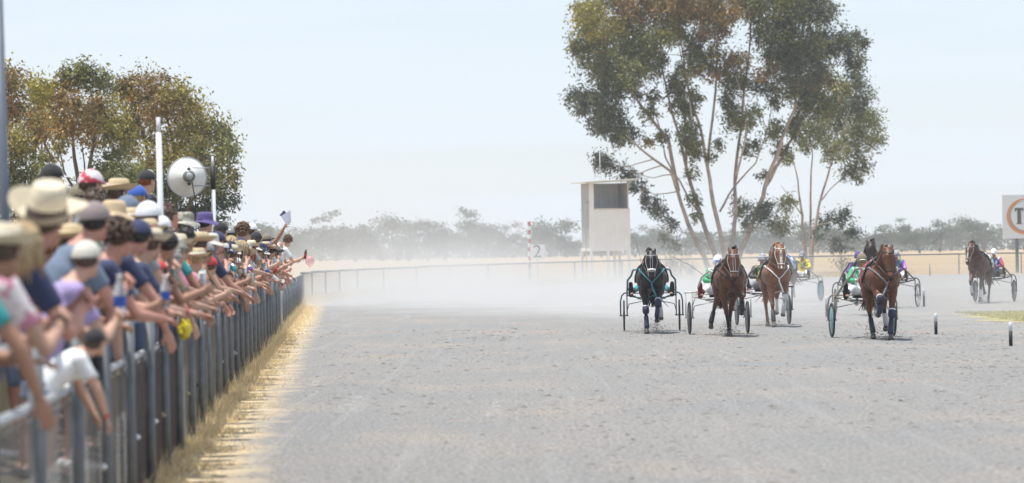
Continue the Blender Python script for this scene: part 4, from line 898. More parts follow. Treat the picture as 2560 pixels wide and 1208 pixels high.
PV['drive'] = person_meshes(dict(pel=(0, 0, .93), che=(0, -.02, 1.22), nek=(0, .0, 1.38), hed=(0, .04, 1.53), shl=(-.18, .0, 1.33), shr=(.18, .0, 1.33), ell=(-.29, .12, 1.12), wrl=(-.15, .36, 1.12), elr=(.29, .12, 1.12), wrr=(.15, .36, 1.12),
    hpl=(-.10, .05, .90), hpr=(.10, .05, .90), knl=(-.28, .42, .98), knr=(.28, .42, .98), anl=(-.43, .76, .88), anr=(.43, .76, .88)), 0, 0, palms=((1, 0, 0), (-1, 0, 0)), curls=(1.1, 1.1))
# headgear in head space (head centre at the origin, face to +Y)
def cap_mesh():
    mb = MB(); mb.lathe([(.088 * math.cos(a), .03 + .100 * math.sin(a)) for a in np.linspace(0, R(88), 9)] + [(.0001, .132)], 28, fn=lambda p: Vector((p.x * .94, p.y * 1.14 - .01, p.z)))
    return mb.mesh('cap')
def brim_mesh(L=.075, drop=.018):
    vs_ = []; n = 14
    for k in range(n + 1):
        w = R(-58) + R(116) * k / n
        for t in (0, .5, 1): vs_.append((.082 * math.sin(w) * (1 + t * .0), .088 * math.cos(w) + t * L * math.cos(w * .9) + .0, .038 - drop * t - .012 * abs(math.sin(w)) ** 2 * 1.2))
    fs = [(3 * k + j, 3 * k + 3 + j, 3 * k + 4 + j, 3 * k + 1 + j) for k in range(n) for j in (0, 1)]
    m = MB().add([Vector(v) for v in vs_] + [Vector(v) - Vector((0, 0, .004)) for v in vs_], fs + [tuple(i + len(vs_) for i in reversed(f)) for f in fs]); return m.mesh('cap_brim')
def hat_meshes(br, ch, curl, pinch=.0):
    prof = [(br, .045 + curl), (br * .97, .050 + curl * .8), (br * .75, .035 + curl * .15), (.100, .035), (.096, .05), (.092, .06 + ch * .5), (.082, .045 + ch), (.062, .055 + ch), (.03, .042 + ch), (.0001, .036 + ch)]
    fn = lambda p: Vector((p.x * (1 if Vector((p.x, p.y)).length > .11 else .94), p.y * 1.12, p.z + (abs(p.x) / br) ** 2 * curl * 1.2 * (1 if Vector((p.x, p.y)).length > .11 else 0)))
    return MB().lathe(prof, 32, fn=fn).mesh('hat'), MB().lathe([(.104, .044), (.102, .05), (.099, .088), (.094, .092)], 32, fn=lambda p: Vector((p.x * .95, p.y * 1.13, p.z))).mesh('hat_band')
CAP, BRIM, FLAT = cap_mesh(), brim_mesh(), brim_mesh(.07, .0)
for me_ in (CAP, BRIM, FLAT):
    for v_ in me_.vertices: v_.co = Vector((v_.co.x * 1.16, v_.co.y * 1.13, v_.co.z * 1.08 - .006))
STRAW, STRAWB = hat_meshes(.165, .085, .022); BIGSTRAW, BIGB = hat_meshes(.185, .15, .04); BUCKET, _b = hat_meshes(.15, .075, -.03)
HELM = MB().lathe([(.112 * math.cos(a), .01 + .135 * math.sin(a)) for a in np.linspace(R(-25), R(88), 11)] + [(.0001, .146)], 28, fn=lambda p: Vector((p.x * .93, p.y * 1.1 - .008, p.z))).mesh('helmet')
HPEAK = brim_mesh(.05, .02)
def hair_mesh(kind, seed, under=False):
    q = np.random.default_rng(seed); mb = MB(); n = {'short': 90, 'curly': 230, 'long': 150}[kind]
    mb.ell((0, -.022, .018 if under else .034), (.080, .096, .078 if under else .098), nu=16, nv=10)
    for k in range(n):
        w = q.uniform(0, 6.283); th = q.uniform(0, R(112)); d = Vector((math.sin(th) * math.cos(w), math.sin(th) * math.sin(w), math.cos(th)))
        if d.y > .45 and d.z < .55: continue
        if under and d.z > .02: continue
        b = Vector((0, -.022, .03)) + Vector((d.x * .078, d.y * .095, d.z * .096))
        if kind == 'short': mb.tube([b, b + d * .014 + Vector(q.normal(0, .008, 3))], [.014, .003], 5)
        elif kind == 'curly': mb.ell(b + d * q.uniform(.006, .034), (.017, .017, .015), nu=6, nv=4)
        else:
            e = b + Vector((d.x * .02, d.y * .03 - .01, -.10 - .10 * q.uniform())); mb.tube([b, b + d * .02 + Vector((0, 0, -.04)), e], [.018, .016, .004], 5)
    return mb.mesh('hair')
HAIR = {'short': [hair_mesh('short', 1)], 'curly': [hair_mesh('curly', 2), hair_mesh('curly', 3)], 'long': [hair_mesh('long', 4)]}
HAIRU = {k: [hair_mesh(k, 9, True)] for k in ('short', 'curly', 'long')}
COLS = dict(black=(.018, .018, .02), white=(.74, .75, .77), navy=(.025, .035, .09), grey=(.24, .25, .26), cream=(.60, .57, .50), mauve=(.24, .19, .19), teal=(.02, .24, .25), blue=(.03, .10, .42), slate=(.13, .17, .24), purple=(.10, .07, .22),
            olive=(.20, .175, .115), red=(.46, .03, .035), khaki=(.30, .25, .16), pink=(.62, .22, .30), lilac=(.34, .27, .50), green=(.06, .20, .10), tan=(.55, .42, .26), orange=(.6, .22, .05), yellow=(.75, .58, .05), denim=(.07, .10, .17), maroon=(.16, .03, .04), brown=(.045, .028, .024))
def cloth(c): return mat('cloth_' + c, COLS[c], .85, var=.13, scale=7, bump=.25, bscale=22, sheen=.1)
STRM = mat('straw_weave', (.60, .48, .30), .75, var=.14, scale=30, bump=.5, bscale=220); STRW = mat('pale_straw_weave', (.70, .62, .47), .75, var=.1, scale=30, bump=.5, bscale=220)
PATT = {'pattern_red': pattern_mat('red_white_print', (.66, .62, .64), (.50, .04, .07), 'blotch', 15, .5), 'camo': pattern_mat('camouflage', (.22, .21, .17), (.42, .40, .34), 'blotch', 18, .5), 'teal_check': pattern_mat('teal_print', (.50, .68, .72), (.03, .25, .32), 'blotch', 22, .5),
        'stripe': pattern_mat('navy_stripe', (.62, .62, .64), (.03, .04, .10), 'z', 9, .5), 'check': pattern_mat('blue_check', (.55, .60, .68), (.08, .14, .30), 'x', 14, .5), 'floral': pattern_mat('floral_print', (.06, .16, .12), (.60, .50, .42), 'blotch', 20, .56), 'leafy': pattern_mat('leafy_print', (.60, .58, .50), (.12, .22, .20), 'blotch', 16, .54), 'pink_check': pattern_mat('pink_print', (.68, .62, .64), (.52, .20, .30), 'blotch', 13, .55)}
HAIRC = dict(brown=(.075, .045, .028), black=(.015, .012, .011), ginger=(.22, .06, .02), blond=(.36, .26, .14), grey=(.28, .26, .25), curly_brown=(.13, .07, .04))
SKC = {'': SK, 't': SK2, 's': SK3, 'p': SK4}
PEOPLE = []
def cm(c): return PATT[c] if c in PATT else cloth(c)
def person(pose, loc, rz, sc, hat, hatc, hair, hairc, top, topc, leg='shorts', legc='denim', skin='', label=None, group=None, facing='back', name='person'):
    M = PV[pose]; rt = empty(name, loc, rz, sc, label=label, cat='person', group=group)
    obj('body', M['body'], SKC[skin], rt)
    obj('shirt', M[top], cm(topc), rt); obj('trousers' if leg == 'jeans' else 'shorts', M[leg], cloth(legc), rt); obj('shoes', M['shoes'], cloth(random.choice(['black', 'white', 'grey', 'khaki'])), rt)
    hm = M['headM']
    def hx(nm, me, m, **k): o = obj(nm, me, m, rt, **k); o.matrix_local = hm; return o
    if hair: hx('hair', random.choice((HAIRU if hat else HAIR)[hair]), mat('hair_' + hairc, HAIRC[hairc], .6, var=.35, scale=40))
    if hat in ('cap', 'capw', 'capback'):
        o = hx('cap', CAP, cm(hatc))
        if hat == 'capback': o.matrix_local = hm @ Matrix.Rotation(math.pi, 4, 'Z')
        bm_ = obj('cap_brim', BRIM if hat != 'capw' else FLAT, cm('white' if hat == 'capw' else hatc), o)
        obj('button', MB().ell((0, -.01, .133), (.008, .008, .005), nu=8, nv=4), cm(hatc), o)
        if hat == 'capw': obj('crown_top', MB().lathe([(.070 * math.cos(a) + .002, .055 + .0795 * math.sin(a)) for a in np.linspace(R(35), R(88), 5)] + [(.0001, .1355)], 20, fn=lambda p: Vector((p.x * .94, p.y * 1.14 + .012, p.z))), cm('white'), o)
        if hat == 'cap' and facing == 'back':
            obj('strap_gap', MB().lathe([(.0955, .04), (.0895, .052), (.084, .06)], 14, fn=lambda p: Vector((p.x * .5, -abs(p.y) * 1.06 - .018, p.z + .0))), cloth('black'), o)
    elif hat == 'straw': o = hx('hat', STRAW, STRM); obj('hat_band', STRAWB, cloth(hatc), o)
    elif hat == 'pale': o = hx('hat', STRAW, STRW); obj('hat_band', STRAWB, cloth(hatc), o)
    elif hat == 'big': o = hx('hat', BIGSTRAW, STRW); o.matrix_local = hm @ Matrix.Rotation(R(16), 4, 'Y') @ Matrix.Rotation(R(12), 4, 'X'); obj('hat_band', BIGB, cloth(hatc), o)
    elif hat == 'bucket': hx('hat', BUCKET, cm(hatc))
    if hat in ('straw', 'pale', 'big', 'bucket'): rt.children[-1].matrix_local = rt.children[-1].matrix_local @ Matrix.Rotation(R(random.uniform(2, 14)), 4, 'X') @ Matrix.Rotation(R(random.uniform(-6, 6)), 4, 'Y') @ Matrix.Diagonal((1.12, 1.1, 1.12, 1))
    if hat == 'helmet': o = hx('helmet', HELM, cm(hatc)); obj('peak', HPEAK, cm('white' if hatc != 'white' else 'grey'), o)
    if random.random() < .45 and 'wr' in M:
        a_ = random.choice('lr'); wp, wd = M['wr'][a_]; ww = obj('watch', MB().lathe([(.030 + .004 * math.cos(w), .010 * math.sin(w)) for w in np.linspace(0, 6.283, 7)[:-1]], 16, rot=wd.to_track_quat('Z', 'Y').to_matrix(), closed=True), random.choice([BLK, GALV, cloth('red'), cloth('navy')]), rt); ww.location = wp
    PEOPLE.append(rt); rt_m = Matrix.Translation(loc) @ Matrix.Rotation(rz, 4, 'Z') @ Matrix.Scale(sc, 4)
    return rt, {a: rt_m @ M['hands'][a] for a in 'lr'}, rt_m

# ------------------------------------------------------------------ the field of pacers
def jersey(name, torso, sleeve, vee=None, spots=None, thr=.205):
    m = bpy.data.materials.new('jersey_' + name); m.use_nodes = True; n, l = m.node_tree.nodes, m.node_tree.links; b = n['Principled BSDF']; b.inputs['Roughness'].default_value = .55
    tc = n.new('ShaderNodeTexCoord'); sp = n.new('ShaderNodeSeparateXYZ'); l.new(tc.outputs['Object'], sp.inputs[0])
    ab = n.new('ShaderNodeMath'); ab.operation = 'ABSOLUTE'; l.new(sp.outputs['X'], ab.inputs[0])
    def mix(f, a, c):
        x = n.new('ShaderNodeMix'); x.data_type = 'RGBA'; l.new(f, x.inputs[0])
        for q_, i in ((a, 6), (c, 7)):
            if isinstance(q_, tuple): x.inputs[i].default_value = (*q_, 1)
            else: l.new(q_, x.inputs[i])
        return x.outputs[2]
    c = torso
    if vee:
        # V from the shoulders to the belly: |x| close to (z-1.0)*.5
        k = n.new('ShaderNodeMath'); k.operation = 'MULTIPLY_ADD'; l.new(sp.outputs['Z'], k.inputs[0]); k.inputs[1].default_value = -.42; k.inputs[2].default_value = .44
        s_ = n.new('ShaderNodeMath'); s_.operation = 'ADD'; l.new(ab.outputs[0], s_.inputs[0]); l.new(k.outputs[0], s_.inputs[1])
        a2 = n.new('ShaderNodeMath'); a2.operation = 'ABSOLUTE'; l.new(s_.outputs[0], a2.inputs[0]); g2 = n.new('ShaderNodeMath'); g2.operation = 'LESS_THAN'; g2.inputs[1].default_value = .035; l.new(a2.outputs[0], g2.inputs[0]); c = mix(g2.outputs[0], c, vee)
    if spots:
        v_ = n.new('ShaderNodeTexVoronoi'); v_.inputs['Scale'].default_value = 10; l.new(tc.outputs['Object'], v_.inputs['Vector']); g3 = n.new('ShaderNodeMath'); g3.operation = 'LESS_THAN'; g3.inputs[1].default_value = .36; l.new(v_.outputs['Distance'], g3.inputs[0]); c = mix(g3.outputs[0], c, spots)
    g1 = n.new('ShaderNodeMath'); g1.operation = 'GREATER_THAN'; g1.inputs[1].default_value = thr; l.new(ab.outputs[0], g1.inputs[0]); c = mix(g1.outputs[0], c, sleeve)
    if isinstance(c, tuple): b.inputs['Base Color'].default_value = (*c, 1)
    else: l.new(c, b.inputs['Base Color'])
    return m
GOG = mat('dark_goggles', (.02, .02, .03), .12)
def driver(loc, rz, jm, hatc, pants, label, boots='black', skin='t', peak='white'):
    M = PV['drive']; rt = empty('person', loc, rz, label=label, cat='person', group='drivers seated in the sulkies'); obj('body', M['body'], SKC[skin], rt); obj('jacket', M['long'], jm, rt); obj('trousers', M['jeans'], cloth(pants), rt)
    for s in (-1, 1):
        a = Vector((s * .43, .76, .88)); d = (a - Vector((s * .28, .42, .98))).normalized(); bt = MB(); bt.tube([a - d * .14, a + d * .04], [.058, .060], 12).tube([a + d * .055 + Vector((0, 0, -.06)), a + d * .055 + Vector((0, .01, .06)), a + d * .065 + Vector((0, .03, .20))], [(.052, .036), (.056, .036), (.044, .024)], 10, ref=(0, 1, 0), rnd=True); obj('boot', bt, cloth(boots), rt)
    h = obj('helmet', HELM, cm(hatc), rt); h.matrix_local = M['headM']; pk = obj('peak', HPEAK, cloth(peak), h); pk.location = (0, .012, -.012)
    gg = obj('goggles', MB().tube([(-.075, .045, .022), (-.04, .088, .02), (0, .098, .02), (.04, .088, .02), (.075, .045, .022)], [(.020, .012)] * 5, 8, ref=(0, 0, 1)), GOG, rt); gg.matrix_local = M['headM']
    return rt
BAY = (.105, .040, .019); DBAY = (.085, .034, .018); CHEST = (.19, .085, .045); BROWN = (.028, .017, .012); NEARB = (.014, .010, .010); PT_ = (.013, .011, .011)
TEALP = mat('teal_painted_tube', (.035, .12, .155), .35, .1, .1); SILV = mat('silver_tube', (.42, .41, .38), .35, .45, .1); BLKP = mat('black_tube', (.04, .042, .05), .35, .2); WHT = mat('white_tube', (.55, .54, .50), .4, .1); CHAMP = mat('champagne_tube', (.30, .27, .23), .35, .5)
C_ = {k: pattern_mat('racing_cloth_' + k, a, b, kd, sc_, th) for k, a, b, kd, sc_, th in [
  ('navy', (.03, .035, .09), (.45, .03, .12), 'blotch', 5, .62), ('green', (.04, .18, .07), (.60, .60, .58), 'blotch', 9, .5), ('camo', (.035, .07, .045), (.55, .48, .05), 'blotch', 7, .60),
  ('blue', (.08, .20, .50), (.6, .6, .62), 'blotch', 5, .55), ('red', (.28, .02, .03), (.55, .5, .5), 'blotch', 9, .62), ('redwhite', (.55, .54, .55), (.42, .03, .05), 'blotch', 8, .5), ('white', (.62, .62, .60), (.05, .06, .05), 'blotch', 8, .58), ('dark', (.03, .03, .04), (.3, .1, .3), 'blotch', 7, .62)]}
def rig(px, py, rz_off, hl, sl, dl, coat, points, legs, cloth_, paint, wheel, jm, hatc, pants, flat=False, horse_dx=0, dk=None, **kw):
    A = ground(px, py); rz = math.pi + rz_off; f = Vector((-math.sin(rz), math.cos(rz), 0))
    horse(hl, A + f * 2.25, rz, coat, points, legs, cloth_, group='pacers racing towards the camera', **kw)
    sulky(A, rz, paint, wheel, sl, flat); d = driver(A + Vector((0, 0, .0)), rz, jm, hatc, pants, dl, **(dk or {})); return A, f, rz
LA = {'fr': ('F_stand', .12), 'fl': ('F_lift', -.10), 'hr': ('H_stand', .12), 'hl': ('H_back', -.20)}
LB = {'fr': ('F_back', .03), 'fl': ('F_fold', -.20), 'hr': ('H_lift', .30), 'hl': ('H_stand', -.05)}
LC = {'fr': ('F_fold', .14), 'fl': ('F_stand', -.08), 'hr': ('H_stand', .08), 'hl': ('H_lift', -.22)}
LD = {'fr': ('F_lift', .15), 'fl': ('F_reach', -.13), 'hr': ('H_back', .14), 'hl': ('H_stand', -.14)}
LE = {'fr': ('F_reach', .16), 'fl': ('F_back', -.12), 'hr': ('H_push', .14), 'hl': ('H_lift', -.14)}
A1 = rig(1630, 827, -.035, 'black horse in teal breast collar with a white noseband, pacing in front of the tower', 'teal framed sulky with arched shafts drawn by the black horse', 'driver in white helmet and blue and white jacket with teal trousers', NEARB, PT_, LA, C_['navy'], TEALP, 'dark', jersey('a', (.05, .07, .45), (.05, .07, .45), spots=(.62, .62, .7)), 'white', 'teal', straps='silver', collar='teal', nose='white', legboots={'fr': 'nK', 'fl': 'nK', 'hl': 'w'}, seed=1, neck=(0, 0))
A2 = rig(1797, 835, .04, 'bay horse with black legs in dark harness and striped white bridle beside the black horse', 'pale sulky with square top wheel frames behind the bay horse', 'driver in white and blue cap with a green patterned jacket, behind the bay horse', BAY, PT_, LB, C_['green'], WHT, 'dark', jersey('b', (.55, .56, .55), (.03, .33, .12), spots=(.04, .12, .06)), 'white', 'white', flat=True, straps='silver', collar='black', legboots={'hr': 'k', 'fl': 'k'}, seed=2, blaze=False, dk=dict(boots='maroon', peak='blue'))
A3 = rig(1908, 812, .055, 'chestnut horse with ginger mane, white breast collar and long white blaze', 'dark sulky half lost in dust behind the chestnut horse', 'driver in white and black striped helmet leaning out behind the chestnut horse', CHEST, (.15, .06, .03), LA, C_['camo'], BLKP, 'dark', jersey('c', (.06, .08, .05), (.05, .05, .05), spots=(.5, .45, .05)), 'stripe', 'grey', flat=True, straps='white', collar='white', legboots={'fr': 'k', 'fl': 'wK'}, seed=3, mane=(.40, .16, .06), blaze=True, raise_=.10, white=('fl', 'hl'), dk=dict(peak='grey'))
A3b = rig(2008, 753, -.38, 'dark bay horse in blue saddle cloth mostly hidden behind the chestnut horse', 'sulky with solid bright blue wheel discs carrying the yellow jacketed driver', 'driver in yellow jacket with green spots and white trousers on the blue wheeled sulky', DBAY, PT_, LE, C_['blue'], SILV, 'blue', jersey('d', (.72, .55, .04), (.72, .55, .04), spots=(.05, .20, .08), thr=9), 'grey', 'white', straps='black', collar='black', legboots={'fl': 'w'}, seed=4, mane=(.2, .08, .04), white=('fl',))
A4 = rig(2157, 842.5, .06, 'bay horse in red trimmed saddle cloth with navy knee boots, nearest the camera', 'champagne coloured sulky with arched shafts and teal wheel discs, nearest the camera', 'driver in grey green helmet and emerald and white jacket, leaning beside the nearest horse', (.115, .042, .019), PT_, LC, C_['red'], CHAMP, 'teal', jersey('e', (.62, .64, .62), (.04, .36, .16), vee=(.04, .36, .16), thr=.19), 'olive', 'white', straps='black', collar='grey', legboots={'fr': 'nK', 'fl': 'nK', 'hl': 'w', 'hr': 'k'}, seed=5, mane=(.10, .045, .025), dk=dict(peak='cream'))
A4b = rig(2147, 786, .0, 'near black horse in black blinkers whose ears rise behind the nearest bay horse', 'black sulky mostly hidden behind the nearest bay horse', 'driver in plain purple helmet mostly hidden behind the emerald jacketed driver', BROWN, PT_, LD, C_['dark'], BLKP, 'dark', jersey('f', (.12, .04, .25), (.12, .04, .25)), 'purple', 'white', straps='black', collar='black', blink=True, raise_=.14, seed=6, neck=(-.02, 0), dk=dict(peak='purple'))
A4c = rig(2243, 768, -.32, 'bay horse in red and white saddle cloth, its head hidden behind the nearest horse', 'grey sulky with open spoked wheels carrying the purple jacketed driver', 'driver in purple jacket with green front and pink and yellow sleeves', BAY, PT_, LE, C_['redwhite'], BLKP, 'spoke', jersey('g', (.13, .05, .32), (.50, .20, .50), vee=(.05, .30, .20), thr=.24), 'stripe', 'white', straps='black', collar='black', legboots={'fl': 'w'}, seed=7, dk=dict(peak='purple'))
A6 = rig(2487, 755, -.32, 'brown horse in white saddle cloth trotting alone in front of the logo board', 'black sulky with dark wheels alone in front of the logo board', 'driver in white helmet and blue jacket with white chevron and red sleeves', DBAY, PT_, LD, C_['white'], BLKP, 'dark', jersey('h', (.05, .09, .45), (.50, .03, .06), vee=(.7, .7, .72)), 'white', 'black', straps='silver', collar='black', legboots={'fr': 'w', 'fl': 'w'}, seed=8, raise_=.06, neck=(.10, -.25), blaze=True, dk=dict(peak='white'))
for (A, f, rz), tip, lab in ((A1, (-.14, -.1, .72), 'thin black upright whip held by the driver behind the black horse'), (A2, (-.68, .2, .42), 'long slanting whip held out by the driver behind the bay horse with black legs')):
    hnd = A + f * .42 + Vector((-.17 if lab[5] == 'b' else -.2, 0, 1.16)); w = empty('whip', hnd, label=lab, cat='whip'); t = Vector(tip)
    obj('grip', MB().tube([-t * .1, t * .12], .013, 8), BLK, w); obj('lash', MB().tube([t * .12, t * .7 + Vector((.02, 0, .03)), t * 1.15, t * 1.3 + Vector((.03, 0, -.02))], [.005, .004, .003, .002], 5), BLK, w)

# grit thrown up by the hooves
g2 = np.random.default_rng(91); GV = []; GF = []
for (A, f, rz), hs in ((A1, ((.12, .55), (-.1, .6))), (A2, ((.03, .2), (-.05, -.5))), (A4, ((-.08, .55), (.08, -.5))), (A3, ((.1, .5),)), (A6, ((0, -.4),)), (A3b, ((0, 0),)), (A4c, ((0, 0),))):
    for hx_, hf in hs:
        base_ = A + f * (2.25 + hf) + Vector((-hx_, 0, 0)); m_ = 260
        for _ in range(m_):
            r_ = abs(g2.normal(0, .16)); w_ = g2.uniform(0, 6.28); p_ = base_ + Vector((r_ * math.cos(w_), .3 * r_ * math.sin(w_) + g2.uniform(-.1, .4), abs(g2.normal(0, .13)) * (1 + r_))); z_ = g2.uniform(.004, .016); o_ = len(GV)
            GV += [p_ + Vector((0, 0, z_)), p_ + Vector((z_, 0, -z_ * .5)), p_ + Vector((-z_ * .6, z_, -z_ * .5)), p_ + Vector((-z_ * .6, -z_, -z_ * .5))]; GF += [(o_, o_ + 1, o_ + 2), (o_, o_ + 2, o_ + 3), (o_, o_ + 3, o_ + 1), (o_ + 1, o_ + 3, o_ + 2)]
tag(obj('kicked_grit', MB().add(GV, GF), MATS['clod_earth'], smooth=False), kind='stuff', label='dark grit thrown up round the hooves of the racing horses', cat='gravel')
# pale scuffs where the track was scraped
sm = bpy.data.materials.new('pale_scuff'); sm.use_nodes = True; sn, sl = sm.node_tree.nodes, sm.node_tree.links; sb_ = sn['Principled BSDF']; sb_.inputs['Base Color'].default_value = (.50, .49, .48, 1); sb_.inputs['Roughness'].default_value = .95
st_ = sn.new('ShaderNodeTexCoord'); sno = sn.new('ShaderNodeTexNoise'); sno.inputs['Scale'].default_value = 9; sno.inputs['Detail'].default_value = 6; smp = sn.new('ShaderNodeMapping'); smp.inputs['Scale'].default_value = (1, .2, 1); sl.new(st_.outputs['Object'], smp.inputs[0]); sl.new(smp.outputs[0], sno.inputs['Vector'])
sr = sn.new('ShaderNodeMapRange'); sr.inputs['From Min'].default_value = .42; sr.inputs['From Max'].default_value = .62; sr.inputs['To Max'].default_value = .38; sl.new(sno.outputs['Fac'], sr.inputs['Value']); sl.new(sr.outputs[0], sb_.inputs['Alpha'])
for quad in (((825, 1035), (868, 1042), (925, 990), (880, 984)), ((1203, 1046), (1232, 1048), (1264, 998), (1238, 994)), ((820, 801), (846, 803), (857, 778), (834, 777)), ((1008, 800), (1030, 802), (1022, 786), (1004, 787)), ((760, 968), (790, 972), (830, 930), (812, 928))):
    P4 = [ground(*q_) + Vector((0, 0, .004)) for q_ in quad]; c4 = sum(P4, Vector()) / 4; ring = []
    for i4 in range(4):
        for t4 in (0, .25, .5, .75): v4 = P4[i4].lerp(P4[(i4 + 1) % 4], t4); ring.append(v4 + (c4 - v4) * g2.uniform(0, .3))
    tag(obj('dust_scuff', MB().add(ring, [tuple(range(16))]), sm), kind='structure')

# ------------------------------------------------------------------ the crowd
def place(px, ytop, u_, pose, hat, hatc, hair, hairc, top, topc, label, leg='shorts', legc='denim', skin='', turn=24, sc=None, group='spectators lining the fence', free=False):
    u = u_ - (.30 if u_ < .29 else (.22 if u_ < .5 else .1))
    u = max(u, -.16 if pose != 'kid' else -.22)
    D = D_for(px, ytop, u); T_ = at(px, ytop, D); rz = R(-90 + turn); M = PV[pose]; hx = M['hx']; tl = M['top'] + .015
    s = 1.0
    for _ in range(4):
        off = Matrix.Rotation(rz, 3, 'Z') @ (Vector((hx.x, hx.y, 0)) * s); x, y = T_.x - off.x, T_.y - off.y; bz = bank_z(max(.12, fx(y) - x)); s = sc or max(.84, min(1.12, (T_.z - bz) / tl))
    fz = bz if (sc is None and not free) else T_.z - s * tl
    if sc is None: fz = max(bz, min(bz + .5, T_.z - s * tl))
    return person(pose, (x, y, fz), rz, s, hat, hatc, hair, hairc, top, topc, leg, legc, skin, label, group)
